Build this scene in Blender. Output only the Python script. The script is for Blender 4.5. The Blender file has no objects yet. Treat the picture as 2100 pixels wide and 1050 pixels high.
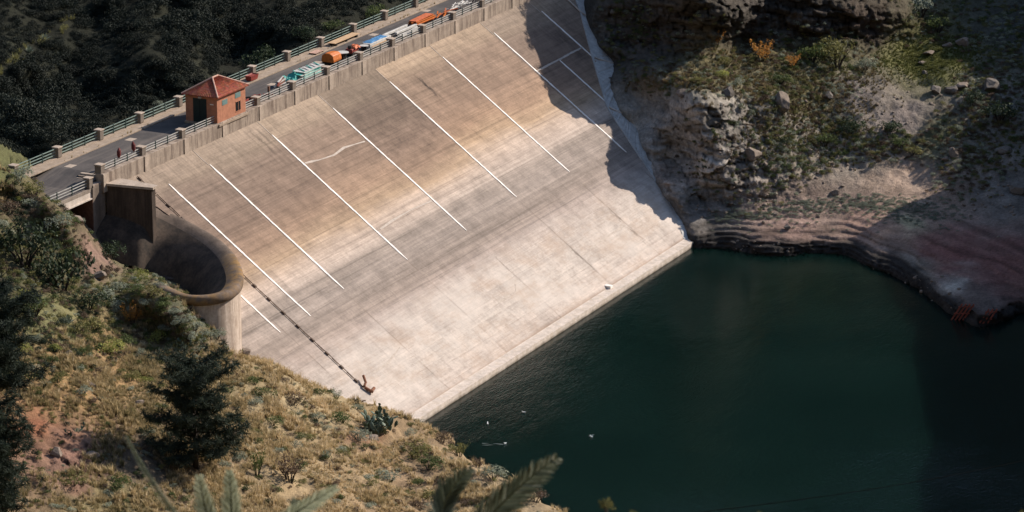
import bpy, bmesh, math, random
import numpy as np
from mathutils import Vector, Matrix
random.seed(7); RNG = np.random.default_rng(7)
SC = bpy.context.scene
COL = SC.collection

# ------------------------------------------------------------------ camera model (metres; X along the crest, Y downstream, Z up)
FPX, XV, YV = 7000.0, 4625.0, -1573.0
PIT = math.atan((525 - YV) / FPX)
THE = math.atan((XV - 1050) / math.hypot(FPX, 525 - YV))
CF = np.array([math.cos(THE) * math.cos(PIT), math.sin(THE) * math.cos(PIT), -math.sin(PIT)])
CR = np.array([math.sin(THE), -math.cos(THE), 0.0])
CU = np.cross(CR, CF)
def ray(px, py):
    px = np.asarray(px, float); py = np.asarray(py, float)
    return CF + CR * ((px - 1050) / FPX)[..., None] + CU * ((525 - py) / FPX)[..., None]
CAM = -ray(450, 238) * 350.0
def at(px, py, z):
    d = ray(px, py); t = (np.asarray(z, float) - CAM[2]) / d[..., 2]
    return CAM + d * t[..., None]
def atd(px, py, dep):
    return CAM + ray(px, py) * np.asarray(dep, float)[..., None]
def proj(P):
    v = np.asarray(P, float) - CAM; w = v @ CF
    return 1050 + FPX * (v @ CR) / w, 525 - FPX * (v @ CU) / w, w
SUN_EL, SUN_AZ = math.radians(31), math.radians(30)
SUN = np.array([math.cos(SUN_EL) * math.cos(SUN_AZ), -math.cos(SUN_EL) * math.sin(SUN_AZ), math.sin(SUN_EL)])
WZ = -23.83
FA = math.radians(36)                        # dip of the dam face
FO = np.array([0, -.6, -2.0]); FD = np.array([0, -math.cos(FA), -math.sin(FA)]); FN = np.array([0, -math.sin(FA), math.cos(FA)])
def face(x, s, h=0.0):
    return FO + np.array([x, 0, 0]) + FD * s + FN * h
def on_face(px, py, h=0.0):
    d = ray(px, py); t = ((FO + FN * h - CAM) @ FN) / (d @ FN)
    return CAM + d * t
def face_xs(px, py):
    p = on_face(px, py); return p[0], (p - FO) @ FD

# ------------------------------------------------------------------ noise (vectorised)
def _h(ix, iy, iz, k=0):
    ix, iy, iz = np.atleast_1d(ix), np.atleast_1d(iy), np.atleast_1d(iz)
    n = (ix.astype(np.int64) * 374761393 + iy.astype(np.int64) * 668265263 + iz.astype(np.int64) * 2147483647 + k * 974711) & 0xffffffff
    n = ((n ^ (n >> 13)) * 1274126177) & 0xffffffff
    n = ((n ^ (n >> 16)) * 2246822519) & 0xffffffff
    return ((n ^ (n >> 15)) & 0xffffff) / float(0xffffff)
def vnoise(P, k=0):
    P = np.asarray(P, float)
    if P.ndim == 1: return float(vnoise(P[None], k)[0])
    i = np.floor(P); f = P - i; f = f * f * (3 - 2 * f); i = i.astype(np.int64)
    r = 0
    for a in (0, 1):
        for b in (0, 1):
            for c in (0, 1):
                w = (f[..., 0] if a else 1 - f[..., 0]) * (f[..., 1] if b else 1 - f[..., 1]) * (f[..., 2] if c else 1 - f[..., 2])
                r = r + w * _h(i[..., 0] + a, i[..., 1] + b, i[..., 2] + c, k)
    return r * 2 - 1
def fbm(P, sc, oc=4, k=0, gain=.5):
    r = 0; a = 1.0; P = np.asarray(P, float) / sc
    for o in range(oc):
        r = r + a * vnoise(P * (2.03 ** o) + 17.3 * o, k + o); a *= gain
    return r
def worley(P, sc, k=0):
    """distance to the nearest cell point, a random number of that cell, and the offset from its point"""
    P = np.asarray(P, float) / sc; i = np.floor(P).astype(np.int64)
    best = np.full(P.shape[:-1], 1e9); sec = best.copy(); rid = np.zeros(P.shape[:-1]); off = np.zeros(P.shape)
    for a in (-1, 0, 1):
        for b in (-1, 0, 1):
            for c in (-1, 0, 1):
                x, y, z = i[..., 0] + a, i[..., 1] + b, i[..., 2] + c
                q = np.stack([x + _h(x, y, z, k), y + _h(x, y, z, k + 1), z + _h(x, y, z, k + 2)], -1)
                d = np.linalg.norm(P - q, axis=-1); m = d < best
                sec = np.where(m, best, np.minimum(sec, d))
                rid = np.where(m, _h(x, y, z, k + 3), rid); off = np.where(m[..., None], P - q, off)
                best = np.where(m, d, best)
    return best, sec - best, rid, off
def sstep(a, b, x):
    t = np.clip((x - a) / (b - a), 0, 1); return t * t * (3 - 2 * t)

# ------------------------------------------------------------------ object helpers
def tag(o, label=None, cat=None, group=None, kind=None):
    if label: o['label'] = label
    if cat: o['category'] = cat
    if group: o['group'] = group
    if kind: o['kind'] = kind
    return o
def thing(name, label, cat, loc=(0, 0, 0), rz=0.0, group=None):
    o = bpy.data.objects.new(name, None); COL.objects.link(o)
    o.empty_display_size = .2
    o.location = [float(v) for v in loc]; o.rotation_euler = (0, 0, rz)
    return tag(o, label, cat, group)
def np_mesh(name, V, F, mat=None, smooth=False, tint=None, col=None):
    """V (n,3); F (m,3|4) array or list of polygons"""
    me = bpy.data.meshes.new(name)
    V = np.asarray(V, np.float32)
    if isinstance(F, np.ndarray):
        k = F.shape[1]
        me.vertices.add(len(V)); me.vertices.foreach_set('co', V.ravel())
        me.loops.add(F.size); me.loops.foreach_set('vertex_index', F.astype(np.int32).ravel())
        me.polygons.add(len(F)); me.polygons.foreach_set('loop_start', np.arange(0, F.size, k, dtype=np.int32))
        me.polygons.foreach_set('loop_total', np.full(len(F), k, np.int32))
        me.update(calc_edges=True)
    else:
        me.from_pydata(V.tolist(), [], F); me.update()
    if smooth: me.polygons.foreach_set('use_smooth', np.ones(len(me.polygons), bool))
    if tint is not None:
        a = me.attributes.new('tint', 'FLOAT', 'POINT'); a.data.foreach_set('value', np.asarray(tint, np.float32))
    if col is not None:
        a = me.attributes.new('soil', 'FLOAT_COLOR', 'POINT')
        c = np.ones((len(V), 4), np.float32); c[:, :3] = col; a.data.foreach_set('color', c.ravel())
    if mat: me.materials.append(mat)
    return me
def link(name, me, parent=None, loc=None):
    o = bpy.data.objects.new(name, me); COL.objects.link(o)
    if parent: o.parent = parent
    if loc is not None: o.location = [float(v) for v in loc]
    return o
class MB:
    """collects boxes, bars, tubes ... and links them as ONE mesh object"""
    def __init__(s): s.v = []; s.f = []
    def add(s, V, F):
        n = len(s.v); s.v += [tuple(float(c) for c in p) for p in V]; s.f += [tuple(i + n for i in q) for q in F]; return s
    def box(s, x0, x1, y0, y1, z0, z1, rz=0.0, c=None):
        V = [(x, y, z) for z in (z0, z1) for y in (y0, y1) for x in (x0, x1)]
        if rz:
            cx, cy = c if c else ((x0 + x1) / 2, (y0 + y1) / 2); ca, sa = math.cos(rz), math.sin(rz)
            V = [(cx + (x - cx) * ca - (y - cy) * sa, cy + (x - cx) * sa + (y - cy) * ca, z) for x, y, z in V]
        return s.add(V, [(0, 2, 3, 1), (4, 5, 7, 6), (0, 1, 5, 4), (2, 6, 7, 3), (0, 4, 6, 2), (1, 3, 7, 5)])
    def bar(s, a, b, w, h, up=(0, 0, 1)):
        a = np.array(a, float); b = np.array(b, float); d = b - a; d /= np.linalg.norm(d)
        x = np.cross(d, up); x /= np.linalg.norm(x); y = np.cross(x, d)
        V = [p + x * i * w / 2 + y * j * h / 2 for p in (a, b) for i, j in ((-1, -1), (1, -1), (1, 1), (-1, 1))]
        return s.add(V, [(3, 2, 1, 0), (4, 5, 6, 7), (0, 1, 5, 4), (1, 2, 6, 5), (2, 3, 7, 6), (3, 0, 4, 7)])
    def tube(s, pts, r, n=8, cap=True):
        pts = [np.array(p, float) for p in pts]; rs = r if hasattr(r, '__len__') else [r] * len(pts)
        V = []; F = []; ref = np.array([.31, .17, .93])
        for i, p in enumerate(pts):
            d = pts[min(i + 1, len(pts) - 1)] - pts[max(i - 1, 0)]; d = d / (np.linalg.norm(d) + 1e-9)
            x = np.cross(d, ref); x /= np.linalg.norm(x); y = np.cross(d, x)
            V += [p + (x * math.cos(k * 2 * math.pi / n) + y * math.sin(k * 2 * math.pi / n)) * rs[i] for k in range(n)]
        for i in range(len(pts) - 1):
            for k in range(n):
                F.append((i * n + k, i * n + (k + 1) % n, (i + 1) * n + (k + 1) % n, (i + 1) * n + k))
        if cap: F.append(tuple(range(n - 1, -1, -1))); F.append(tuple(range((len(pts) - 1) * n, len(pts) * n)))
        return s.add(V, F)
    def build(s, name, mat, parent=None, bevel=0.0, smooth=False):
        me = bpy.data.meshes.new(name); me.from_pydata(s.v, [], s.f); me.update()
        if bevel:
            bm = bmesh.new(); bm.from_mesh(me)
            bmesh.ops.bevel(bm, geom=[e for e in bm.edges if len(e.link_faces) == 2 and e.calc_face_angle(0) > .6], offset=bevel, segments=1, affect='EDGES', profile=.5)
            bm.to_mesh(me); bm.free()
        if smooth:
            me.polygons.foreach_set('use_smooth', np.ones(len(me.polygons), bool))
        me.materials.append(mat)
        return link(name, me, parent)
def dup(root, loc, rz=0.0, scale=None, label=None, group=None):
    """copy of a thing with copies of its parts and sub-parts (mesh data shared)"""
    r = root.copy(); COL.objects.link(r); r.location = [float(v) for v in loc]; r.rotation_euler = (0, 0, rz)
    if scale is not None: r.scale = (scale,) * 3 if not hasattr(scale, '__len__') else scale
    if label: r['label'] = label
    if group: r['group'] = group
    for ch in list(root.children):
        c = ch.copy(); COL.objects.link(c); c.parent = r
        for g in list(ch.children):
            d = g.copy(); COL.objects.link(d); d.parent = c
    return r

# ------------------------------------------------------------------ materials
class NT:
    def __init__(s, name):
        m = bpy.data.materials.new(name); m.use_nodes = True; s.m = m; s.t = m.node_tree; s.t.nodes.clear()
        s.out = s.n('ShaderNodeOutputMaterial')
    def n(s, typ, **kw):
        nd = s.t.nodes.new(typ)
        for k, v in kw.items(): setattr(nd, k, v)
        return nd
    def l(s, a, b): s.t.links.new(a, b)
    def put(s, sock, v):
        if hasattr(v, 'is_output'): s.l(v, sock)
        else: sock.default_value = v
    def coord(s, which='Object', scale=(1, 1, 1), loc=(0, 0, 0)):
        tc = s.n('ShaderNodeTexCoord'); mp = s.n('ShaderNodeMapping'); s.l(tc.outputs[which], mp.inputs[0])
        mp.inputs['Scale'].default_value = scale; mp.inputs['Location'].default_value = loc
        return mp.outputs[0]
    def noise(s, vec, scale=1.0, detail=4, rough=.55, dist=0.0):
        nd = s.n('ShaderNodeTexNoise'); s.l(vec, nd.inputs['Vector'])
        nd.inputs['Scale'].default_value = scale; nd.inputs['Detail'].default_value = detail
        nd.inputs['Roughness'].default_value = rough; nd.inputs['Distortion'].default_value = dist
        return nd.outputs['Fac']
    def voro(s, vec, scale, out='Distance', feature='F1'):
        nd = s.n('ShaderNodeTexVoronoi', feature=feature); s.l(vec, nd.inputs['Vector']); nd.inputs['Scale'].default_value = scale
        return nd.outputs[out]
    def ramp(s, fac, stops, interp='LINEAR'):
        r = s.n('ShaderNodeValToRGB'); r.color_ramp.interpolation = interp; e = r.color_ramp.elements
        while len(e) < len(stops): e.new(.5)
        for q, (p, c) in zip(e, stops):
            q.position = p; q.color = (c, c, c, 1) if not hasattr(c, '__len__') else (*c, 1)
        s.put(r.inputs[0], fac); return r.outputs[0]
    def mix(s, fac, a, b, mode='MIX'):
        nd = s.n('ShaderNodeMix', data_type='RGBA', blend_type=mode)
        s.put(nd.inputs[0], fac)
        for i, v in ((6, a), (7, b)):
            s.put(nd.inputs[i], v if hasattr(v, 'is_output') else (*v, 1) if hasattr(v, '__len__') else (v, v, v, 1))
        return nd.outputs[2]
    def math(s, op, a, b=0.0, c=None, clamp=False):
        nd = s.n('ShaderNodeMath', operation=op, use_clamp=clamp); s.put(nd.inputs[0], a); s.put(nd.inputs[1], b)
        if c is not None: s.put(nd.inputs[2], c)
        return nd.outputs[0]
    def sep(s, vec):
        nd = s.n('ShaderNodeSeparateXYZ'); s.l(vec, nd.inputs[0]); return nd.outputs
    def comb(s, x, y, z):
        nd = s.n('ShaderNodeCombineXYZ')
        for i, v in enumerate((x, y, z)): s.put(nd.inputs[i], v)
        return nd.outputs[0]
    def bump(s, h, strength=.4, dist=.05):
        nd = s.n('ShaderNodeBump'); nd.inputs['Strength'].default_value = strength; nd.inputs['Distance'].default_value = dist
        s.l(h, nd.inputs['Height']); return nd.outputs[0]
    def fin(s, col, rough=.85, bump=None, spec=.25, metal=0.0, transl=0.0):
        b = s.n('ShaderNodeBsdfPrincipled')
        s.put(b.inputs['Base Color'], col if hasattr(col, 'is_output') else (*col, 1)); s.put(b.inputs['Roughness'], rough)
        b.inputs['Specular IOR Level'].default_value = spec; b.inputs['Metallic'].default_value = metal
        if bump is not None: s.l(bump, b.inputs['Normal'])
        o = b.outputs[0]
        if transl:
            t = s.n('ShaderNodeBsdfTranslucent'); s.put(t.inputs[0], col if hasattr(col, 'is_output') else (*col, 1))
            mx = s.n('ShaderNodeMixShader'); mx.inputs[0].default_value = transl; s.l(o, mx.inputs[1]); s.l(t.outputs[0], mx.inputs[2]); o = mx.outputs[0]
        s.l(o, s.out.inputs[0]); return s.m
def plain(name, c, rough=.7, var=.25, scale=3.0, spec=.3, metal=0.0, bump=.15):
    t = NT(name); v = t.coord('Object'); n = t.noise(v, scale, 5, .6)
    col = t.mix(t.ramp(n, [(.3, 0), (.7, 1)]), tuple(x * (1 - var) for x in c), tuple(min(1, x * (1 + var)) for x in c))
    return t.fin(col, rough, t.bump(t.noise(v, scale * 6, 4), bump, .02), spec, metal)
def foliage(name, dark, light, transl=.3, extra=None):
    t = NT(name); a = t.n('ShaderNodeAttribute', attribute_name='tint'); oi = t.n('ShaderNodeObjectInfo')
    f = t.math('ADD', a.outputs['Fac'], t.math('MULTIPLY', t.math('SUBTRACT', oi.outputs['Random'], .5), .35), clamp=True)
    stops = [(0.0, dark), (1.0, light)] if not extra else [(0.0, dark), (.6, light), (1.0, extra)]
    return t.fin(t.ramp(f, stops), .75, None, .2, 0, transl)

# ================================================================== LIGHT, SKY, CAMERA
def setup():
    w = bpy.data.worlds.new('World'); SC.world = w; w.use_nodes = True
    nt = w.node_tree; bg = nt.nodes['Background']; sky = nt.nodes.new('ShaderNodeTexSky'); sky.sky_type = 'NISHITA'
    sky.sun_disc = False; sky.sun_elevation = SUN_EL; sky.sun_rotation = math.atan2(SUN[0], SUN[1]); sky.altitude = 800
    nt.links.new(sky.outputs[0], bg.inputs[0]); bg.inputs[1].default_value = .125
    L = bpy.data.lights.new('sun', 'SUN'); L.energy = 4.6; L.angle = math.radians(.5); L.color = (1, .90, .79)
    o = bpy.data.objects.new('sun', L); COL.objects.link(o)
    o.rotation_euler = Vector(SUN).to_track_quat('Z', 'Y').to_euler(); o.location = (150, -120, 160)
    c = bpy.data.cameras.new('camera'); c.sensor_width = 36; c.lens = FPX / 2100 * 36; c.clip_start = 1; c.clip_end = 5000
    c.dof.use_dof = True; c.dof.focus_distance = 355; c.dof.aperture_fstop = 5.0
    o = bpy.data.objects.new('camera', c); COL.objects.link(o)
    M = Matrix((CR, CU, -CF)).transposed().to_4x4(); M.translation = Vector(CAM); o.matrix_world = M
    SC.camera = o
    SC.view_settings.view_transform = 'Standard'; SC.view_settings.look = 'None'
    SC.view_settings.exposure = 0.6; SC.view_settings.gamma = 1.0
    SC.render.engine = 'CYCLES'; SC.cycles.max_bounces = 6; SC.cycles.transparent_max_bounces = 6
    SC.cycles.use_denoising = True
setup()

# ================================================================== TERRAIN (sheets of real ground, shaped from control points)
class RBF:
    def __init__(s, pts, c=.4, lam=2e-3):
        s.p = np.array([(a[0], a[1]) for a in pts], float) / 100; s.c = c
        v = np.array([a[2] for a in pts], float); n = len(v)
        A = np.zeros((n + 3, n + 3)); A[:n, :n] = s.k(s.p[:, None] - s.p[None]) - lam * np.eye(n)
        A[:n, n] = 1; A[:n, n + 1:] = s.p; A[n, :n] = 1; A[n + 1:, :n] = s.p.T
        s.w = np.linalg.solve(A, np.r_[v, 0, 0, 0]); s.n = n
    def k(s, d): return np.sqrt((d ** 2).sum(-1) + s.c ** 2)
    def __call__(s, x, y):
        q = np.stack([np.asarray(x, float), np.asarray(y, float)], -1) / 100; sh = q.shape[:-1]; q = q.reshape(-1, 2)
        r = np.empty(len(q))
        for i in range(0, len(q), 20000):
            b = q[i:i + 20000]
            r[i:i + 20000] = s.k(b[:, None] - s.p[None]) @ s.w[:s.n] + s.w[s.n] + b @ s.w[s.n + 1:]
        return r.reshape(sh)
def soilmap(x, y, pts, pw=3.2):
    """colour of the ground from patches: (px, py, radius, colour)"""
    acc = 0; tot = 0
    for px, py, r, c in pts:
        w = 1 / (((x - px) ** 2 + ((y - py) * 1.4) ** 2) / r ** 2 + .05) ** (pw / 2)
        acc = acc + w[..., None] * np.array(c); tot = tot + w
    return acc / tot[..., None]
class Sheet:
    """a sheet of ground: grid of points; remembers its surface so that plants and stones can be set on it"""
    def __init__(s, name, xs, ys, P, mat, col, kind='structure'):
        s.xs = np.asarray(xs, float); s.ys = np.asarray(ys, float); s.P = P
        ny, nx = P.shape[:2]; i = np.arange(ny * nx).reshape(ny, nx)
        F = np.stack([i[:-1, :-1], i[1:, :-1], i[1:, 1:], i[:-1, 1:]], -1).reshape(-1, 4)
        me = np_mesh(name, P.reshape(-1, 3), F, mat, True, None, col.reshape(-1, 3))
        s.o = tag(link(name, me), kind=kind)
    def at(s, px, py):
        px = np.asarray(px, float); py = np.asarray(py, float)
        a = np.clip(np.interp(px, s.xs, np.arange(len(s.xs))), 0, len(s.xs) - 1.001)
        b = np.clip(np.interp(py, s.ys, np.arange(len(s.ys))), 0, len(s.ys) - 1.001)
        i = a.astype(int); j = b.astype(int); u = (a - i)[..., None]; v = (b - j)[..., None]
        return (s.P[j, i] * (1 - u) * (1 - v) + s.P[j, i + 1] * u * (1 - v) + s.P[j + 1, i] * (1 - u) * v + s.P[j + 1, i + 1] * u * v)
def ground_mat(name, fine=(2.2, 9.0), var=.35, bump=.6):
    t = NT(name); a = t.n('ShaderNodeAttribute', attribute_name='soil'); v = t.coord('Object')
    n1 = t.noise(v, fine[0], 5, .65); n2 = t.noise(v, fine[1], 4, .6)
    m = t.math('ADD', t.math('MULTIPLY', n1, 1.1), t.math('MULTIPLY', n2, .7))
    k = t.ramp(t.math('MULTIPLY', m, .55), [(.28, 1 - var), (.5, 1.0), (.72, 1 + var)])
    col = t.mix(1.0, a.outputs['Color'], k, 'MULTIPLY')
    return t.fin(col, .95, t.bump(m, bump, .25), .1)
HG = -CF.copy(); HG[2] = 0; HG /= np.linalg.norm(HG)       # horizontal direction from the far bank to the near bank

# ---- the right bank: shore ledges, outcrop beside the dam, meadow, dark cliff, and the mountainside above
def right_ctrl():
    q = []
    contact = [(1200, 0), (1210, 45), (1236, 100), (1262, 135), (1255, 165), (1268, 215), (1292, 245), (1318, 295), (1345, 360), (1385, 430), (1416, 492)]
    for x, y in contact:
        z = on_face(x, y)[2]; q.append((x, y, z + .25)); q.append((x - 60, y + 10, on_face(x - 60, y + 10)[2] - 5))
    q += [(1400, 540, -27), (1330, 560, -29)]
    for x, y in [(1450, 512), (1500, 514), (1545, 522), (1620, 527), (1700, 520), (1780, 548), (1850, 578), (1905, 612), (1950, 648), (2000, 668), (2050, 664), (2080, 650), (2110, 640), (2250, 690), (2500, 760)]:
        q.append((x, y, WZ)); q.append((x - 6, y + 28, WZ - 2.2))
    q += [(1450, 492, -23.0), (1545, 496, -22.7), (1620, 500, -22.7), (1700, 492, -22.6), (1780, 508, -22.7), (1850, 542, -22.8), (1905, 577, -22.7), (1960, 615, -22.6), (2060, 610, -22.5), (2200, 640, -22.6)]
    q += [(1440, 468, -22.3), (1520, 462, -22.0), (1600, 450, -21.7), (1700, 450, -21.7), (1800, 470, -21.6), (1900, 510, -21.7), (2000, 540, -21.6), (2100, 560, -21.4)]
    # outcrop beside the dam
    q += [(1280, 190, -11.2), (1345, 185, -10.2), (1380, 262, -13.2), (1420, 190, -8.8), (1500, 190, -9.6), (1590, 215, -11.6), (1310, 250, -13.8), (1370, 330, -17.3), (1420, 420, -20.4),
          (1450, 300, -14.2), (1480, 380, -18.4), (1520, 260, -13.0), (1560, 380, -18.9), (1600, 320, -16.4), (1640, 400, -20.2), (1500, 430, -21.0)]
    # meadow and slopes
    q += [(1320, 155, -8.4), (1400, 140, -8.2), (1500, 150, -8.6), (1580, 150, -9.4), (1560, 105, -8.0), (1660, 130, -9.4), (1700, 180, -11.8), (1640, 250, -14.2), (1760, 160, -11.4), (1780, 230, -14.2),
          (1700, 310, -17.2), (1820, 310, -17.4), (1760, 370, -19.6), (1860, 360, -19.4), (1900, 400, -20.2), (1820, 140, -11.6), (1920, 150, -11.9), (1900, 100, -11.0), (1980, 85, -10.4), (2000, 170, -12.2),
          (1900, 220, -14.0), (1980, 260, -15.4), (2060, 200, -13.0), (2080, 300, -16.4), (2000, 350, -18.4), (2080, 420, -19.6), (1960, 440, -20.6), (2200, 400, -19), (2300, 560, -21), (2300, 200, -13), (2500, 300, -15), (2700, 400, -18)]
    # dark cliff along the top, and the mountainside above the frame
    q += [(1240, 60, -5.8), (1300, 120, -8.2), (1290, 40, -4.4), (1290, -20, -1.0), (1400, 105, -6.8), (1400, 30, -2.2), (1400, -30, 1.6), (1520, 78, -6.9), (1520, 5, -2.0), (1640, 98, -8.2), (1640, 12, -3.2), (1640, -30, -1.2),
          (1760, 118, -10.2), (1760, 22, -4.6), (1760, -30, -2.4), (1850, 92, -10.7), (1850, 25, -6.4), (1850, -30, -4.4), (1940, 20, -8.6), (2050, 40, -8.6), (2050, -40, -6.4), (2250, 60, -9), (2500, 60, -9)]
    for (ex, ey), t in (((1118, 0), 28), ((1132, 60), 28), ((1150, 130), 27), ((1200, 190), 24), ((1262, 250), 20)):
        P = on_face(ex, ey) + SUN * t; x, y, w = proj(P); q.append((float(x), float(y), float(P[2])))
    q += [(1000, -250, 6), (1200, -250, 8.2), (1330, -120, 3.2), (1560, -150, 1.4), (1650, -130, -.4), (1800, -160, -1.4), (2000, -200, -2), (2300, -160, -5), (1300, -330, 10), (1500, -330, 8), (1800, -400, 5), (2200, -400, 3), (1000, -500, 14), (1400, -600, 18), (1900, -700, 14), (2500, -700, 8),
          (1000, -1000, 30), (1500, -1100, 34), (2200, -1200, 26), (2700, -1200, 22)]
    return q
def right_bank():
    f = RBF(right_ctrl())
    xs = np.r_[np.arange(1120, 2124, 3.4), np.arange(2130, 2700, 16)]
    ys = np.r_[np.arange(-1250, -60, 20), np.arange(-50, 560, 3.4), np.arange(563, 800, 5)]
    X, Y = np.meshgrid(xs, ys); Z = f(X, Y)
    # ledges left by the falling water
    h = .34; zz = Z + .25 * fbm(np.stack([X / 90, Y / 40, Z * 0], -1), 1.0, 3, 5)
    k = zz / h; ter = (np.floor(k) + sstep(.35, .98, k - np.floor(k))) * h
    m = sstep(-20.9, -21.9, Z) * sstep(-26, -24.5, Z) * .85 * sstep(1400, 1450, X)
    Z = Z * (1 - m) + (ter + Z - zz) * m
    P = at(X, Y, Z)
    B = P.copy()
    # rock relief
    def blob(cx, cy, rx, ry, p=2.0): return np.exp(-(((X - cx) / rx) ** 2 + ((Y - cy) / ry) ** 2) ** (p / 2))
    rock = np.clip((.9 - .55 * sstep(1360, 1300, X)) * blob(1440, 300, 150, 135, 4) + blob(1330, 60, 130, 75, 4) + blob(1560, 35, 170, 55, 4) + blob(1760, 50, 120, 62, 4) + .5 * blob(1600, 370, 90, 70) + .35 * blob(2040, 190, 90, 60) + .35 * blob(2050, 400, 70, 60)
                   + .8 * blob(2020, 650, 75, 32, 4), 0, 1.2)
    shore = sstep(-22.3, -23.2, Z) * sstep(-26, -24.2, Z); rock = np.clip(rock + .5 * shore, 0, 1.3)
    Q = B * np.array([1, 1, 1.7]) + .5 * np.stack([fbm(B, 1.7, 3, 30), fbm(B, 1.7, 3, 34), fbm(B, 1.7, 3, 38)], -1)
    d1, e1, r1, o1 = worley(Q, 3.8, 41); d2, e2, r2, o2 = worley(Q + 9.1, 1.5, 51); d3, e3, r3, o3 = worley(Q * np.array([1, 1, 1.3]) + 3.7, .55, 56)
    big = (r1 - .5) * 1.35 + (o1 @ np.array([.45, .6, -.9])) * .75 - .5 * np.exp(-(e1 / .06) ** 2)
    sm = (r2 - .5) * .75 + (o2 @ np.array([-.5, .35, .9])) * .5 - .22 * np.exp(-(e2 / .07) ** 2) + (r3 - .5) * .26
    bz = B[..., 2] + .10 * B[..., 0] - .06 * B[..., 1] + .5 * fbm(B, 6.0, 2, 74); strata = .42 * vnoise(np.stack([B[..., 0] * .10, B[..., 1] * .10, bz * 1.5], -1), 77) + .24 * vnoise(np.stack([B[..., 0] * .2, B[..., 1] * .2, bz * 4.2], -1), 78)
    # beds: every layer steps out by its own amount and is broken into blocks along its length
    wob = .5 * fbm(B, 5.0, 3, 75) + .12 * fbm(B, 1.0, 2, 79); bh = (B[..., 2] + .10 * B[..., 0] - .05 * B[..., 1] + wob) / .95; li = np.floor(bh); fr = bh - li
    uu = (B @ CR) + .5 * fbm(B, 2.5, 3, 76); lw = 1.3 + 1.6 * _h(li.astype(int).ravel(), li.astype(int).ravel() * 0 + 3, li.astype(int).ravel() * 0, 5).reshape(li.shape); bi = np.floor(uu / lw + 7.3 * _h(li.astype(int).ravel(), li.astype(int).ravel() * 0 + 9, li.astype(int).ravel() * 0, 6).reshape(li.shape)); fu = uu / lw + 7.3 * _h(li.astype(int).ravel(), li.astype(int).ravel() * 0 + 9, li.astype(int).ravel() * 0, 6).reshape(li.shape) - bi
    br = _h(li.astype(int).ravel(), bi.astype(int).ravel(), bi.astype(int).ravel() * 0 + 1, 8).reshape(li.shape)
    seam = np.maximum(np.exp(-(np.minimum(fr, 1 - fr) / .07) ** 2), np.exp(-(np.minimum(fu, 1 - fu) / .045) ** 2))
    beds = (br - .5) * .95 + .25 * (fr - .5) - .38 * seam + .18 * fbm(B, .7, 3, 73)
    big = big * .62; sm = sm * .42; strata = strata * .4 + beds
    P = P + HG * ((big + sm + strata) * rock)[..., None] + np.array([0, 0, 1.]) * ((sm * .5) * rock)[..., None]
    rough = (1 - sstep(.2, .8, rock)) * sstep(-21.5, -18.5, Z)
    P = P + np.array([0, 0, 1.]) * (rough * (.32 * fbm(B, 3.0, 4, 60) + .12 * fbm(B, .6, 3, 66)))[..., None]
    P = P + np.array([0, 0, .05]) * fbm(B, .8, 3, 70)[..., None]
    # soils
    s = [(1440, 300, 90, (.37, .325, .275)), (1380, 240, 60, (.39, .35, .30)), (1500, 240, 50, (.34, .30, .25)), (1370, 350, 35, (.36, .27, .21)), (1460, 440, 40, (.16, .145, .13)), (1450, 160, 60, (.17, .14, .06)), (1560, 120, 60, (.16, .13, .055)), (1330, 60, 90, (.085, .072, .060)), (1560, 40, 90, (.080, .067, .055)), (1660, 40, 60, (.08, .064, .052)),
         (1760, 50, 60, (.085, .06, .047)), (1690, 110, 60, (.12, .12, .055)), (1640, 200, 60, (.15, .13, .055)), (1900, 120, 62, (.15, .15, .035)), (1760, 185, 45, (.20, .165, .14)), (1840, 235, 60, (.30, .24, .20)), (1640, 290, 60, (.28, .24, .185)), (1740, 320, 60, (.29, .24, .185)),
         (1860, 355, 50, (.42, .30, .22)), (1810, 370, 30, (.40, .29, .21)), (1840, 395, 25, (.27, .19, .14)), (1960, 400, 40, (.26, .18, .13)), (1600, 440, 45, (.26, .18, .14)), (1700, 435, 60, (.25, .175, .135)), (1620, 470, 45, (.36, .23, .18)), (1760, 455, 50, (.32, .20, .15)), (1810, 480, 25, (.42, .26, .17)),
         (1860, 460, 20, (.44, .38, .22)), (1950, 520, 60, (.20, .085, .07)), (2060, 540, 60, (.19, .085, .07)), (1860, 560, 40, (.23, .20, .16)), (1960, 585, 35, (.42, .38, .32)), (2000, 620, 40, (.16, .12, .10)), (2040, 230, 60, (.20, .18, .15)), (2060, 60, 70, (.08, .08, .065)), (2050, 400, 60, (.22, .19, .16)),
         (1900, 280, 50, (.12, .12, .06)), (1400, -200, 150, (.08, .075, .05)), (2000, -200, 150, (.09, .09, .05))]
    W = 26 * fbm(B, 3.5, 3, 80); W2 = 18 * fbm(B, 3.5, 3, 84)
    C = soilmap(X + W, Y + W2, s)
    lay = vnoise(np.stack([B[..., 0] * .03, B[..., 1] * .03, Z * 4.1], -1), 91) + .6 * vnoise(np.stack([B[..., 0] * .05, B[..., 1] * .05, Z * 11.], -1), 92)
    lm = sstep(-19.5, -21, Z)
    C = C * np.clip(1 + .55 * lay * lm, .25, 2)[..., None]
    C = C * (1 + .30 * fbm(B, 1.4, 3, 95) * (1 - .5 * lm))[..., None]
    C = C * (1 + ((r1 - .5) * .5 + (br - .5) * .6 + (r2 - .5) * .25 + (r3 - .5) * .25 - .55 * seam) * np.clip(rock, 0, 1))[..., None]
    wet = sstep(-22.3, -22.9, P[..., 2] + .25 * fbm(B, 3.0, 3, 99))
    C = C * (1 - wet[..., None]) + np.array([.045, .040, .036]) * (1 + .5 * (r2 - .4))[..., None] * wet[..., None]
    C = C * .86; C = C * .88 + C.mean(-1, keepdims=True) * .12
    return Sheet('right_bank_terrain', xs, ys, P, ground_mat('right_bank_ground', (2.4, 8.0), .55, .8), np.clip(C, .008, .8))
RIGHT = right_bank()

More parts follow.
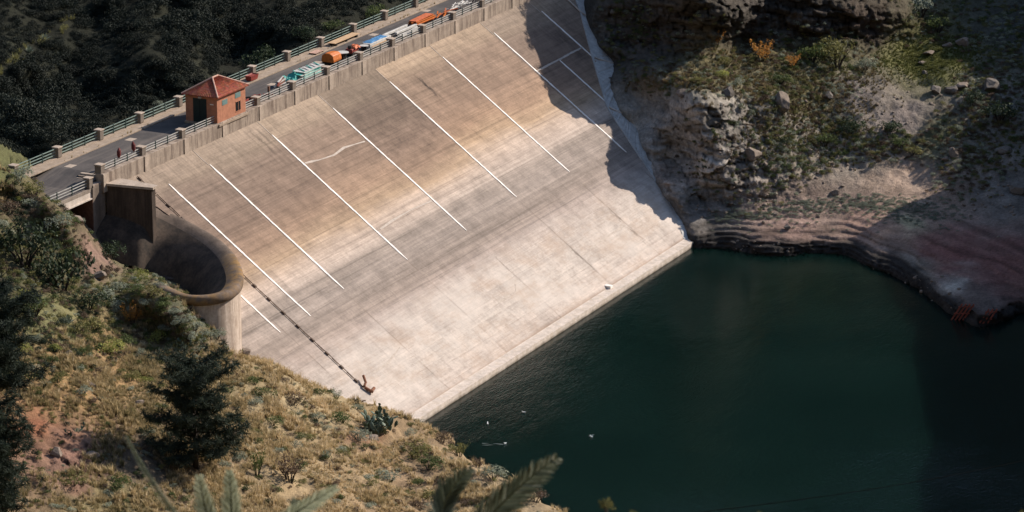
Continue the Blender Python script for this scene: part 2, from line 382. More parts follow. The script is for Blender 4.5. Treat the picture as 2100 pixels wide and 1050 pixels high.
# ---- the left bank: grassy slope that runs under the bridge and the spillway and down to the water
def left_bank():
    q = [(-250, 326, 1.6), (-80, 330, 1.2), (0, 336, .7), (40, 354, -.2), (75, 390, -1.0), (118, 416, -1.6), (160, 460, -3.0), (192, 490, -5.0), (222, 545, -6.6), (300, 580, -7.1), (340, 604, -7.2), (385, 628, -7.9), (425, 662, -10.0), (455, 675, -11.9), (498, 716, -14.6),
         (560, 745, -16.3), (640, 780, -18.4), (720, 812, -20.6), (800, 840, -22.4), (862, 866, -23.7), (930, 905, -23.75), (1000, 948, -23.75), (1070, 1000, -23.75), (1150, 1055, -23.75), (1250, 1130, -23.75)]
    # behind the silhouette the slope dips under the dam, the spillway and the water
    q += [(-250, 300, -4), (-100, 306, -4), (20, 318, -4), (70, 345, -5), (110, 372, -7), (150, 395, -9), (205, 430, -10), (250, 510, -11.5), (330, 542, -13), (420, 600, -14.6), (480, 640, -16.5), (540, 690, -19), (620, 735, -21.5), (720, 775, -24), (820, 815, -26), (900, 860, -26.5), (980, 910, -26.5), (1060, 960, -26.5), (1140, 1010, -26.5), (1240, 1080, -26.5), (-100, 240, -8), (-250, 240, -8), (-760, 240, -6)]
    q += [(0, 400, .2), (60, 420, -.8), (0, 440, -.2), (100, 455, -1.6), (150, 530, -4.6), (60, 540, -2.9), (0, 560, -2.4), (200, 600, -6.4), (260, 630, -7.6), (330, 676, -9.2), (100, 640, -5.2), (0, 700, -4.8), (200, 740, -8.0), (330, 760, -10.4), (420, 760, -12.2), (100, 800, -6.8), (0, 860, -6.4), (250, 870, -9.6), (400, 880, -12.4), (500, 850, -14.4), (600, 860, -16.6), (700, 880, -19.0),
          (100, 950, -8.0), (0, 1050, -8.0), (250, 1000, -10.2), (400, 1000, -12.8), (550, 1000, -15.6), (700, 1000, -18.4), (820, 920, -21.9), (850, 1000, -21.8), (960, 1010, -22.9), (1000, 1060, -22.8), (0, 1200, -9.5), (400, 1200, -14.0), (800, 1200, -20), (1100, 1200, -23.2), (-300, 700, -2), (-300, 1100, -7), (-760, 330, 4), (-760, 700, 2), (-760, 1150, -4)]
    f = RBF(q)
    xs = np.r_[np.arange(-760, -20, 14), np.arange(-10, 1280, 4.0)]
    ys = np.r_[np.arange(230, 1070, 4.0), np.arange(1075, 1210, 9)]
    X, Y = np.meshgrid(xs, ys); Z = f(X, Y); P = at(X, Y, Z); B = P.copy()
    def blob(cx, cy, rx, ry, p=2.0): return np.exp(-(((X - cx) / rx) ** 2 + ((Y - cy) / ry) ** 2) ** (p / 2))
    rk = np.clip(blob(195, 525, 26, 70, 3) + blob(150, 440, 40, 30) + .8 * blob(480, 715, 50, 18, 3) + .5 * blob(150, 920, 90, 60) + .5 * blob(230, 960, 90, 60), 0, 1.1)
    Q = B + .4 * np.stack([fbm(B, 1.2, 3, 130), fbm(B, 1.2, 3, 134), fbm(B, 1.2, 3, 138)], -1)
    d2, e2, r2, o2 = worley(Q, .95, 151)
    sm = (r2 - .5) * .6 + (o2 @ np.array([-.3, -.5, .8])) * .4 - .25 * np.exp(-(e2 / .1) ** 2)
    P = P + HG * (sm * rk)[..., None] + np.array([0, 0, 1.]) * (.5 * sm * rk)[..., None]
    edge = sstep(0, 1, np.clip((Z - f(X, Y + 1)) * 0 + 1, 0, 1))
    P = P + np.array([0, 0, 1.]) * (.45 * fbm(B, 4.0, 3, 160) + .16 * fbm(B, .9, 3, 166))[..., None]
    s = [(0, 340, 40, (.14, .14, .06)), (80, 430, 50, (.16, .13, .075)), (195, 525, 30, (.27, .175, .135)), (60, 540, 60, (.09, .085, .045)), (250, 580, 50, (.17, .15, .085)), (270, 640, 35, (.30, .20, .09)), (360, 650, 50, (.14, .14, .085)), (480, 715, 35, (.16, .10, .08)), (450, 780, 60, (.34, .26, .14)), (620, 830, 80, (.40, .31, .18)), (800, 900, 60, (.34, .24, .14)),
         (760, 900, 30, (.26, .15, .09)), (620, 960, 80, (.38, .28, .16)), (850, 1010, 60, (.36, .25, .15)), (1050, 1030, 50, (.34, .26, .16)), (180, 760, 70, (.36, .23, .11)), (120, 890, 34, (.27, .15, .10)), (62, 862, 20, (.34, .15, .085)), (160, 940, 45, (.28, .16, .12)), (300, 950, 60, (.13, .10, .07)), (230, 1020, 50, (.22, .18, .09)), (100, 660, 50, (.20, .19, .09)), (400, 940, 60, (.24, .17, .10))]
    C = soilmap(X + 30 * fbm(B, 3, 3, 180), Y + 22 * fbm(B, 3, 3, 184), s) * (1 + .3 * fbm(B, 1.2, 3, 190))[..., None]
    C = C * (1 + (r2 - .5) * .5 * np.clip(rk, 0, 1))[..., None]
    return Sheet('left_bank_terrain', xs, ys, P, ground_mat('left_bank_ground', (2.6, 9.0), .4, .6), np.clip(C * .72, .01, .8))
LEFT = left_bank()

# ---- wooded valley side behind the dam
def valley():
    xs = np.arange(-1200, 1500, 16); ys = np.arange(-900, 760, 12)
    X, Y = np.meshgrid(xs, ys)
    rail = 338 - .425 * (X - 60); u = rail - Y
    base = proj(at(X, rail, -1.0))[2]
    D = base + 13 + .16 * np.clip(u, 0, 2000) + .00004 * np.clip(u, 0, 2000) ** 2 + 8 * fbm(np.stack([X / 160, Y / 110, X * 0], -1), 1.0, 3, 200)
    D = np.where(u < 0, base + 13 - .02 * u, D)
    P = atd(X, Y, D)
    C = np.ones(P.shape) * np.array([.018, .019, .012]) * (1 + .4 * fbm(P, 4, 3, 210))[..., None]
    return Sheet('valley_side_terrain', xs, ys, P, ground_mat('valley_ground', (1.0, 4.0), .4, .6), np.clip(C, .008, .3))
VALLEY = valley()

# ---- slope from the viewpoint down to the water, added shading spur on the right, far mountainside
def slopes():
    f = HG * -1; r = CR; V = []; n = 40
    us = np.linspace(-6, 300, n); vs = np.linspace(-150, 120, n)
    foot = CAM - np.array([0, 0, 2.2])
    U, W = np.meshgrid(us, vs); P = foot + f * U[..., None] + r * W[..., None]
    P[..., 2] = foot[2] - np.tan(math.radians(24.5)) * U - np.abs(W) * .06 + .0 * U
    P[..., 2] = np.where(U > 225, np.minimum(P[..., 2], WZ - .6 - .02 * (U - 225)), P[..., 2])
    keep = P.copy(); keep[..., 2] += np.clip(.25 * fbm(P, 6, 3, 230), -1, .0)
    C = np.ones(P.shape) * np.array([.24, .18, .10]) * (1 + .4 * fbm(P, 3, 3, 233))[..., None]
    Sheet('near_slope_terrain', us, vs, keep, ground_mat('near_slope_ground'), np.clip(C, .01, .5))
slopes()

# ---- unseen mountain ring, added to hold sky off the water and shaded walls
def mountains():
    az = np.linspace(math.radians(-180), math.radians(180), 220); rr = np.linspace(0, 1, 40); A, Rr = np.meshgrid(az, rr)
    el = np.interp(np.degrees(az), [-180, -150, -110, -75, -40, -10, 20, 32, 40, 56, 75, 110, 150, 180], [26, 28, 24, 22, 30, 31, 28, 22, 18, 17, 20, 24, 27, 26]); D = 420 + Rr * 260
    d = CF.copy(); d[2] = 0; d /= np.linalg.norm(d); ctr = np.array([10, -60, WZ]); P = ctr + (np.cos(A)[..., None] * d + np.sin(A)[..., None] * CR) * D[..., None]
    P[..., 2] = WZ - 5 + Rr ** .9 * (np.tan(np.radians(el))[None] * 680 + 5) ; P[..., 2] += (22 * fbm(P, 120, 4, 600) * Rr)
    C = np.ones(P.shape) * np.array([.07, .065, .04]) * (1 + .4 * fbm(P, 30, 3, 610))[..., None]
    Sheet('unseen_mountain_ring', az, rr, P, ground_mat('mountain_ground', (.05, .2), .4, .5), np.clip(C, .01, .3))
mountains()

# ---- water
def water():
    t = NT('lake_water'); v = t.coord('Object')
    n = t.noise(t.coord('Object', (1.0, 2.2, 1)), 1.6, 4, .6); n2 = t.noise(v, .06, 3, .5)
    col = t.mix(t.ramp(n2, [(.35, 0), (.65, 1)]), (.0022, .0092, .0076), (.0034, .0122, .0100))
    h = t.math('ADD', n, t.math('MULTIPLY', t.noise(v, 5.0, 3, .5), .35)); h = t.math('ADD', t.math('MULTIPLY', h, t.ramp(t.noise(v, .035, 3, .5), [(.35, .35), (.65, 1.3)])), t.math('MULTIPLY', t.noise(t.coord('Object', (.8, 1.6, 1)), .22, 3, .5), 2.2))
    b = t.n('ShaderNodeBsdfPrincipled'); t.l(col, b.inputs['Base Color']); b.inputs['Roughness'].default_value = .09; b.inputs['IOR'].default_value = 1.33; b.subsurface_method = 'BURLEY'; b.inputs['Subsurface Weight'].default_value = 1; b.inputs['Subsurface Radius'].default_value = (1, 1, 1); b.inputs['Subsurface Scale'].default_value = 5.0
    t.l(t.bump(h, .22, .12), b.inputs['Normal']); t.l(b.outputs[0], t.out.inputs[0])
    o = link('lake_water', np_mesh('lake_water', [(-260, -330, WZ), (330, -330, WZ), (330, 12, WZ), (-260, 12, WZ)], [(0, 1, 2, 3)], t.m)); tag(o, kind='structure')
water()

# ================================================================== DAM
STAINS = [(37.8, 2.6, 9.0, .55, .95), (4.2, .6, 6.5, .5, .6), (5.3, .4, 5.0, .3, .5), (58.2, 26, 34, .3, .6), (45.2, 28, 36.6, .35, .75), (32.4, 29, 36.6, .3, .6), (19.5, 25, 33, .25, .6), (70.5, 4, 14, 2.2, .35), (74.0, 2, 12, 1.6, .35)]
def face_mat():
    t = NT('dam_concrete_facing'); v = t.coord('Object'); x, y, z = t.sep(v)[:3]
    s = t.math('MULTIPLY', y, -1.0)
    pid = t.math('FLOOR', t.math('DIVIDE', t.math('SUBTRACT', x, 6.5), 12.97))
    wn = t.n('ShaderNodeTexWhiteNoise', noise_dimensions='1D'); t.l(pid, wn.inputs['W']); pr = wn.outputs['Value']
    big = t.noise(t.comb(t.math('MULTIPLY', x, .055), t.math('MULTIPLY', s, .12), 0), 1.0, 4, .6)
    sw = t.math('ADD', s, t.math('MULTIPLY', t.math('SUBTRACT', big, .5), 4.0))
    sw = t.math('ADD', sw, t.math('MULTIPLY', t.math('SUBTRACT', pr, .5), 1.6))
    band = t.ramp(t.math('DIVIDE', sw, 40.0), [(0.0, (.33, .255, .19)), (.05, (.29, .22, .16)), (.09, (.225, .163, .122)), (.22, (.225, .155, .113)), (.30, (.295, .198, .135)), (.355, (.36, .255, .168)),
        (.40, (.43, .335, .265)), (.46, (.43, .345, .285))])
    low = t.ramp(t.math('DIVIDE', t.math('ADD', s, t.math('MULTIPLY', t.math('SUBTRACT', big, .5), 1.2)), 40.0), [(.40, (.43, .34, .275)), (.455, (.40, .325, .27)), (.475, (.26, .213, .178)), (.53, (.285, .235, .20)), (.575, (.24, .194, .162)), (.605, (.28, .225, .188)), (.635, (.35, .285, .245)), (.70, (.43, .365, .315)), (.80, (.475, .41, .355)), (.89, (.46, .385, .33)), (.902, (.30, .22, .165)), (.915, (.30, .22, .165))])
    base = t.mix(t.ramp(t.math('DIVIDE', s, 40.0), [(.41, 0), (.455, 1)]), band, low)
    # narrow level lines left by the water, and formwork courses
    st = t.noise(t.comb(t.math('MULTIPLY', x, .02), t.math('MULTIPLY', s, 1.9), 3.0), 1.0, 6, .72)
    lvl = t.ramp(st, [(.36, .66), (.46, .95), (.52, 1.02), (.62, 1.20)])
    zone = t.ramp(t.math('DIVIDE', s, 40.0), [(.03, .35), (.12, .8), (.40, .8), (.46, 1.0), (.62, 1.0), (.66, .35), (1.0, .35)])
    base = t.mix(zone, base, t.mix(1.0, base, lvl, 'MULTIPLY'))
    cou = t.noise(t.comb(t.math('MULTIPLY', x, .35), t.math('MULTIPLY', s, 4.5), 7.0), 1.0, 3, .6)
    base = t.mix(.8, base, t.mix(1.0, base, t.ramp(cou, [(.3, .88), (.7, 1.10)]), 'MULTIPLY'))
    # pour lifts and formwork seams: thin uneven lines both ways
    wob = t.math('MULTIPLY', t.math('SUBTRACT', t.noise(v, .35, 3), .5), .35)
    fl = t.math('FRACT', t.math('DIVIDE', t.math('ADD', s, wob), .86)); vl = t.math('FRACT', t.math('DIVIDE', t.math('ADD', x, wob), 1.62))
    ln = t.math('MAXIMUM', t.ramp(fl, [(0, 1), (.10, .0)]), t.math('MULTIPLY', t.ramp(vl, [(0, .8), (.045, 0)]), .7))
    ln = t.math('MULTIPLY', ln, t.ramp(t.noise(v, .8, 4, .7), [(.40, 0), (.62, 1)]))
    base = t.mix(t.math('MULTIPLY', ln, t.ramp(t.math('DIVIDE', s, 40.0), [(.0, .6), (.35, .6), (.5, .35), (.62, .45), (1, .5)])), base, (.125, .088, .064))
    # long dark seepage stains
    for (sx, s0, s1, wd, ln_) in STAINS:
        ddx = t.math('ABSOLUTE', t.math('SUBTRACT', t.math('ADD', x, t.math('MULTIPLY', t.math('SUBTRACT', t.noise(v, 1.2, 4, .7), .5), 1.3)), sx))
        mk = t.math('MULTIPLY', t.ramp(t.math('DIVIDE', ddx, wd), [(.25, 1), (1, 0)]), t.math('MULTIPLY', t.math('GREATER_THAN', s, s0), t.ramp(t.math('DIVIDE', t.math('SUBTRACT', s, s0), s1 - s0), [(0, .4), (.3, 1), (1, 0)])))
        mk = t.math('MULTIPLY', mk, t.ramp(t.noise(t.comb(t.math('MULTIPLY', x, 2.0), t.math('MULTIPLY', s, .6), 2), 1.0, 4, .7), [(.42, 0), (.55, 1)]))
        base = t.mix(t.math('MULTIPLY', mk, ln_), base, (.035, .026, .021))
    cell = t.n('ShaderNodeTexWhiteNoise', noise_dimensions='2D'); t.l(t.comb(t.math('FLOOR', t.math('DIVIDE', t.math('ADD', x, wob), 3.24)), t.math('FLOOR', t.math('DIVIDE', t.math('ADD', s, wob), 1.72)), 0), cell.inputs['Vector'])
    base = t.mix(.55, base, t.mix(1.0, base, t.ramp(cell.outputs['Value'], [(0, .84), (.5, 1.0), (1, 1.12)]), 'MULTIPLY'))
    # run-off streaks down the slope
    rn = t.noise(t.comb(t.math('MULTIPLY', x, 2.4), t.math('MULTIPLY', s, .07), 1.0), 1.0, 5, .65)
    top = t.ramp(t.math('DIVIDE', s, 40.0), [(0, 1.0), (.12, .55), (.3, .35), (1.0, .35)])
    base = t.mix(top, base, t.mix(1.0, base, t.ramp(rn, [(.32, .78), (.55, 1.03), (.7, 1.1)]), 'MULTIPLY'))
    # mottling, panel tint
    mo = t.noise(v, .55, 6, .68); base = t.mix(1.0, base, t.ramp(mo, [(.3, .76), (.5, 1.0), (.7, 1.18)]), 'MULTIPLY')
    m2 = t.noise(v, 4.0, 4, .6); base = t.mix(.7, base, t.mix(1.0, base, t.ramp(m2, [(.3, .84), (.7, 1.14)]), 'MULTIPLY'))
    upz = t.ramp(t.math('DIVIDE', s, 40.0), [(.0, 1), (.3, .7), (.42, .0)])
    pt = t.ramp(pr, [(0, (.80, .80, .82)), (.5, (1, 1, 1)), (1, (1.10, 1.05, .98))])
    base = t.mix(upz, base, t.mix(1.0, base, pt, 'MULTIPLY'))
    # the greyer, darker slab beside the middle joints
    dk = t.math('MULTIPLY', t.ramp(x, [(0, 0), (1, 0)]), 0.0)
    inx = t.math('MULTIPLY', t.math('GREATER_THAN', x, 19.45), t.math('LESS_THAN', x, 32.5))
    ins = t.ramp(t.math('ADD', t.math('DIVIDE', s, 40.0), t.math('MULTIPLY', t.math('SUBTRACT', mo, .5), .3)), [(.0, 1), (.16, .9), (.27, 0)])
    base = t.mix(t.math('MULTIPLY', t.math('MULTIPLY', inx, ins), .85), base, t.mix(1.0, base, (.66, .65, .64), 'MULTIPLY'))
    # slab joints: fine dark line with stains
    fx = t.math('FRACT', t.math('DIVIDE', t.math('SUBTRACT', x, 6.5 - 129.7), 12.97))
    d = t.math('MINIMUM', fx, t.math('SUBTRACT', 1.0, fx))
    jl = t.math('MULTIPLY', t.ramp(d, [(.002, 1), (.006, .35), (.02, 0)]), t.ramp(t.noise(t.comb(x, t.math('MULTIPLY', s, .3), 5), 1.0, 3), [(.42, 0), (.6, .75)]))
    base = t.mix(jl, base, (.15, .115, .09))
    wp = t.noise(t.comb(t.math('MULTIPLY', x, .11), t.math('MULTIPLY', s, .16), 21.0), 1.0, 3, .6, .6)
    base = t.mix(t.math('MULTIPLY', t.ramp(wp, [(.45, 0), (.60, .42)]), t.ramp(t.math('DIVIDE', s, 40.0), [(.62, 0), (.68, 1), (.86, 1), (.9, 0)])), base, (.56, .50, .445))
    # rust and algae blotches low down
    bl = t.noise(t.comb(t.math('MULTIPLY', x, .16), t.math('MULTIPLY', s, .30), 9.0), 1.0, 5, .7)
    bm = t.math('MULTIPLY', t.ramp(bl, [(.48, 0), (.70, .55)]), t.ramp(t.math('DIVIDE', s, 40.0), [(.6, 0), (.7, 1)]))
    base = t.mix(bm, base, (.36, .255, .18))
    hgt = t.math('ADD', t.math('MULTIPLY', cou, .6), t.math('ADD', t.math('MULTIPLY', m2, .5), st))
    return t.fin(base, .88, t.bump(hgt, .35, .05), .2)
def conc_mat(name, c, streak=.35, dark=(.16, .12, .09), sc=1.0, tide=None):
    """plain concrete with soft vertical run-off stains"""
    t = NT(name); v = t.coord('Object'); x, y, z = t.sep(v)[:3]
    n = t.noise(v, 1.3 * sc, 5, .65)
    base = t.mix(t.ramp(n, [(.3, 0), (.7, 1)]), tuple(k * .78 for k in c), tuple(k * 1.18 for k in c))
    r = t.noise(t.comb(t.math('MULTIPLY', x, 1.5 * sc), t.math('MULTIPLY', y, 1.5 * sc), t.math('MULTIPLY', z, .15)), 1.0, 5, .7)
    base = t.mix(t.math('MULTIPLY', t.ramp(r, [(.46, 0), (.62, 1)]), streak), base, dark)
    if tide:
        zz = t.math('ADD', z, t.math('MULTIPLY', t.math('SUBTRACT', t.noise(v, .9, 4, .7), .5), .5)); tm = t.math('DIVIDE', t.math('SUBTRACT', tide[0], zz), tide[0] - tide[1], clamp=True)
        base = t.mix(t.math('MULTIPLY', tm, .85), base, (.10, .078, .052))
    n3 = t.noise(v, 7 * sc, 4, .6); base = t.mix(.6, base, t.mix(1.0, base, t.ramp(n3, [(.3, .8), (.7, 1.15)]), 'MULTIPLY'))
    return t.fin(base, .9, t.bump(n3, .3, .03), .2)
M = {}
M['face'] = face_mat()
M['wall'] = conc_mat('parapet_concrete', (.33, .265, .21), .85, (.13, .095, .075))
M['conc'] = conc_mat('weathered_concrete', (.30, .25, .205), .4)
M['conc_pale'] = conc_mat('pale_concrete', (.58, .50, .43), .2, (.42, .33, .22))
M['toe'] = conc_mat('toe_concrete', (.58, .50, .43), .3, (.40, .30, .19), 1.0, (-21.55, -21.85))
M['conc_grey'] = conc_mat('grey_concrete', (.46, .445, .42), .2, (.2, .18, .16))
M['stone'] = conc_mat('pillar_stone', (.20, .165, .135), .4, (.1, .08, .065), 2.0)
M['cap'] = conc_mat('cap_stone', (.42, .34, .27), .2)
M['strip'] = plain('white_joint_seal', (.80, .75, .69), .8, .12, 1.1)
M['strip_old'] = plain('pale_repair_mortar', (.42, .355, .30), .85, .2, 2.0)
M['rail'] = plain('pale_green_rail_paint', (.20, .26, .23), .6, .25)
M['rail_w'] = plain('grey_white_rail_paint', (.40, .385, .35), .6, .2)
M['post'] = plain('dark_green_iron', (.035, .06, .055), .5, .2)
def road_mat():
    t = NT('worn_asphalt'); v = t.coord('Object'); n = t.noise(v, .5, 5, .6); n2 = t.noise(v, 6, 4, .6)
    st = t.noise(t.coord('Object', (.06, 1.2, 1)), 1.0, 3)
    base = t.mix(t.ramp(n, [(.35, 0), (.65, 1)]), (.062, .056, .054), (.095, .083, .077))
    base = t.mix(t.ramp(st, [(.5, 0), (.68, .6)]), base, (.16, .135, .115))
    base = t.mix(.6, base, t.mix(1.0, base, t.ramp(n2, [(.3, .8), (.7, 1.2)]), 'MULTIPLY'))
    return t.fin(base, .9, t.bump(n2, .2, .02), .2)
M['road'] = road_mat()
M['walk'] = conc_mat('pavement_concrete', (.34, .265, .20), .35, (.2, .14, .09))
RZ = -.78                                    # road level
dam = thing('dam', 'long concrete dam with a sloping brown and white face above the green lake', 'dam', (26, 0, -2))
DP = np.array([26, 0, -2.0])
def rel(p): return np.asarray(p, float) - DP
def build_dam():
    # sloping face: local x along the crest, local y up the slope
    us = np.linspace(0, 1, 60); ys = -np.linspace(0, 41, 60)
    xl = np.interp(-ys, [0, 2, 4, 5.6, 8.9, 12.6, 16.2, 19.8, 22.6, 24.3, 25, 41], [-21.5, -20, -18.7, -18.3, -18.4, -19.9, -22.4, -25.7, -29, -33, -48, -48])
    V = [(l * (1 - u) + 104 * u, y, 0) for y, l in zip(ys, xl) for u in us]; F = [(j * 60 + i, (j + 1) * 60 + i, (j + 1) * 60 + i + 1, j * 60 + i + 1) for j in range(59) for i in range(59)]
    o = link('upstream_face', np_mesh('upstream_face', V, F, M['face']), dam)
    mm = Matrix(((1, 0, 0), tuple(-FD), tuple(FN))).transposed().to_4x4(); mm.translation = Vector(rel(FO)); o.matrix_local = mm
    b = MB(); b.add([rel(p) for p in [(-24.55, -.25, -2.02), (110, -.25, -2.02), (110, 7.3, -2.02), (-24.55, 7.3, -2.02), (-24.55, -.25, -40), (110, -.25, -40), (110, 14, -40), (-24.55, 14, -40)]],
                    [(0, 1, 2, 3), (3, 2, 6, 7), (0, 4, 5, 1), (0, 3, 7, 4), (1, 5, 6, 2), (4, 7, 6, 5)])
    b.build('embankment', M['conc'], dam)
    b = MB(); b.box(-21.9 - 26, 110 - 26, -.3, 7.35, .003, 2 + RZ - .03); b.build('crest_slab', M['conc'], dam)
    # toe beam just above the water
    yl = -.6 - (-2 - (-23.2)) / math.tan(FA); b = MB()
    prof = [(yl + .35, -23.08), (yl - .05, -23.16), (yl - 1.12, -23.2), (yl - 1.2, -27), (yl + .35, -27)]
    V = [rel((x, y, z)) for x in (-45, 70) for y, z in prof]; b.add(V, [(0, 1, 6, 5), (1, 2, 7, 6), (2, 3, 8, 7), (3, 4, 9, 8), (4, 0, 5, 9), (4, 3, 2, 1, 0), (5, 6, 7, 8, 9)])
    toe = b.build('toe_beam', M['toe'], dam)
    p = at(1254, 592, -23.2); b = MB(); b.box(p[0] - 26 - .3, p[0] - 26 + .3, yl - .3, yl + .6, -23.15 + 2, -22.85 + 2); b.build('toe_block', M['strip'], dam)
    # white sealing strips on the slab joints
    rs = random.Random(11)
    def strip(name, pts, w, mat, h=.05):
        """a sealing strip with uneven edges"""
        V = []; F = []; a, c = np.array(pts[0], float), np.array(pts[-1], float); n = max(2, int(np.linalg.norm(c - a) / .35)); d = (c - a) / np.linalg.norm(c - a); nn = np.array([-d[1], d[0]]); off = 0
        for i in range(n + 1):
            u = i / n; q = a * (1 - u) + c * u; off = .8 * off + rs.gauss(0, .007); e = .45 + .55 * min(1, min(i, n - i) / 3)
            l = w / 2 * e * rs.uniform(.72, 1.2) + off; r = w / 2 * e * rs.uniform(.72, 1.2) - off
            for o, hh in ((l, -.02), (l * .85, h), (-r * .85, h), (-r, -.02)): V.append(rel(face(q[0] + nn[0] * o, q[1] + nn[1] * o, hh)))
        for i in range(n):
            for k in range(3): F.append((i * 4 + k, i * 4 + k + 1, i * 4 + k + 5, i * 4 + k + 4))
        m = MB(); m.add(V, F); return m.build(name, mat, dam)
    for a, c in [((345, 378), (637, 648)), ((430, 338), (705, 593)), ((558, 277), (835, 533)), ((682, 222), (957, 473)), ((800, 167), (1058, 405)), ((908, 117), (1167, 353)), ((1012, 68), (1285, 312)), ((1112, 22), (1213, 117)), ((484, 598), (575, 682)), ((1149, 122), (1240, 210))]:
        A = face_xs(*a); B = face_xs(*c); x = (A[0] + B[0]) / 2
        strip('joint_strip', [(x, A[1]), (x, B[1])], .29, M['strip'])
    A = face_xs(1101, 146); B = face_xs(1194, 97); strip('joint_strip', [A, B], .30, M['strip_old'])
    # thin unsealed tops of the joints
    for k in range(-2, 6):
        x = 6.5 + 12.97 * k; strip('joint_cover', [(x, .05), (x, 2.3)], .12, M['strip_old'], .03)
    for line in [[(625, 335), (640, 331), (655, 328), (685, 318), (705, 303), (728, 296), (748, 290)], [(780, 470), (805, 452), (840, 432), (885, 412)], [(1190, 525), (1207, 513), (1225, 500), (1245, 485), (1280, 463)], [(1022, 620), (1045, 607), (1058, 597), (1057, 583)], [(765, 765), (795, 745), (820, 712)]]:
        P = [face_xs(*q) for q in line]; m = MB(); V = []
        for i, q in enumerate(P):
            d = np.array(P[min(i + 1, len(P) - 1)]) - np.array(P[max(i - 1, 0)]); d /= np.linalg.norm(d); nn = np.array([-d[1], d[0]]); w = .10 + .05 * math.sin(i * 2.1)
            V += [rel(face(q[0] + nn[0] * w, q[1] + nn[1] * w, .02)), rel(face(q[0] - nn[0] * w, q[1] - nn[1] * w, .02)), rel(face(q[0] + nn[0] * w, q[1] + nn[1] * w, -.02)), rel(face(q[0] - nn[0] * w, q[1] - nn[1] * w, -.02))]
        F = []
        for i in range(len(P) - 1):
            a = i * 4; F += [(a, a + 1, a + 5, a + 4), (a, a + 4, a + 6, a + 2), (a + 1, a + 3, a + 7, a + 5)]
        m.add(V, F); m.build('repair_strip', M['strip_old'], dam)
    # edge beam where the face meets the right bank
    m = MB(); P = [face_xs(*q) for q in [(1176, -12), (1190, 25), (1213, 112), (1230, 170), (1245, 220), (1265, 252), (1300, 305), (1345, 372)]]
    for a, c in zip(P[:-1], P[1:]): m.bar(rel(face(a[0], a[1], .06)), rel(face(c[0], c[1], .06)), .24, .16, tuple(FN))
    m.build('edge_beam', M['conc_grey'], dam)
    for line in [[(1160, -2), (1190, 26), (1209, 39)], [(1219, 119), (1226, 122), (1277, 137)], [(1247, 221), (1293, 243)]]:
        P = [face_xs(*q) for q in line]; m = MB()
        for a, c in zip(P[:-1], P[1:]): m.bar(rel(face(a[0], a[1], .14)), rel(face(c[0], c[1], .14)), .2, .12, tuple(FN))
        m.build('edge_rail', M['conc_pale'], dam)
    # rough grey concrete apron beside the edge beam
    L = [(1176, -14), (1190, 25), (1213, 112), (1230, 170), (1245, 220), (1265, 252), (1300, 305), (1345, 372), (1385, 440), (1402, 492)]
    Rr = [(1215, -14), (1216, 45), (1252, 108), (1278, 140), (1262, 168), (1280, 218), (1296, 246), (1328, 330), (1400, 440), (1422, 500)]
    V = []; F = []; N = 130
    for i in range(N):
        u = i / (N - 1) * (len(L) - 1); k = min(int(u), len(L) - 2); w = u - k
        a = np.array(L[k]) * (1 - w) + np.array(L[k + 1]) * w; c = np.array(Rr[k]) * (1 - w) + np.array(Rr[k + 1]) * w
        a = face_xs(*a); c = face_xs(*c); jt = .7 * vnoise(np.array([i * .8, 3.3, 0])) + .6 * vnoise(np.array([i * .37, 5.3, 0])) + .8 * vnoise(np.array([i * .15, 8.3, 0]))
        for q, h in ((a, .02), ((a[0] * .5 + c[0] * .5, a[1] * .5 + c[1] * .5), .12), ((c[0] + jt, c[1]), .16), ((c[0] + jt + .1, c[1]), -.6)): V.append(rel(face(q[0], q[1], h + .09 * vnoise(np.array([i * .9, h * 50, 0])))))
        if i:
            for j in range(3): F.append(((i - 1) * 4 + j, i * 4 + j, i * 4 + j + 1, (i - 1) * 4 + j + 1))
    m = MB(); m.add(V, F); m.build('edge_apron', M['conc_grey'], dam)
build_dam()

def build_road():
    b = MB(); b.add([(110, .30, RZ), (110, 7.0, RZ), (-21.8, 7.0, RZ), (-21.8, .30, RZ), (-26, 7.3, -1.49), (-26, -.15, -1.49), (-38, 7.6, -1.49), (-38, -.15, -1.49)], [(0, 1, 2, 3), (3, 2, 4, 5), (5, 4, 6, 7)])
    tag(b.build('road', M['road']), kind='structure')
    b = MB(); b.box(-30, 110, 5.75, 6.98, RZ - .02, RZ + .13); tag(b.build('downstream_pavement', M['walk'], None, .02), kind='structure')
    b = MB(); b.box(-22.2, 110, .28, .95, RZ - .02, RZ + .13); tag(b.build('upstream_pavement', M['walk'], None, .02), kind='structure')
    for i, (px, py) in enumerate([(122, 350), (268, 286), (398, 270), (558, 173), (650, 128), (766, 71), (874, 22)]):
        p = at(px, py, RZ); p[0] = max(p[0], -20.8); m = MB(); m.box(-.55, .55, -.42, .42, -.03, .012)
        o = m.build('road_slab', M['cap'], None, .01); o.location = (p[0], p[1], RZ)
        tag(o, ['pale rectangular slab set in the asphalt at the left end of the crest road', 'pale slab in the asphalt behind the two dark red discs', 'pale slab in the shaded asphalt in front of the guard house door', 'pale slab in the asphalt behind the turquoise sheets', 'pale slab in the asphalt behind the orange skip',
                'pale slab in the asphalt above the long white beams', 'pale slab in the asphalt behind the orange girders'][i], 'road slab')
build_road()

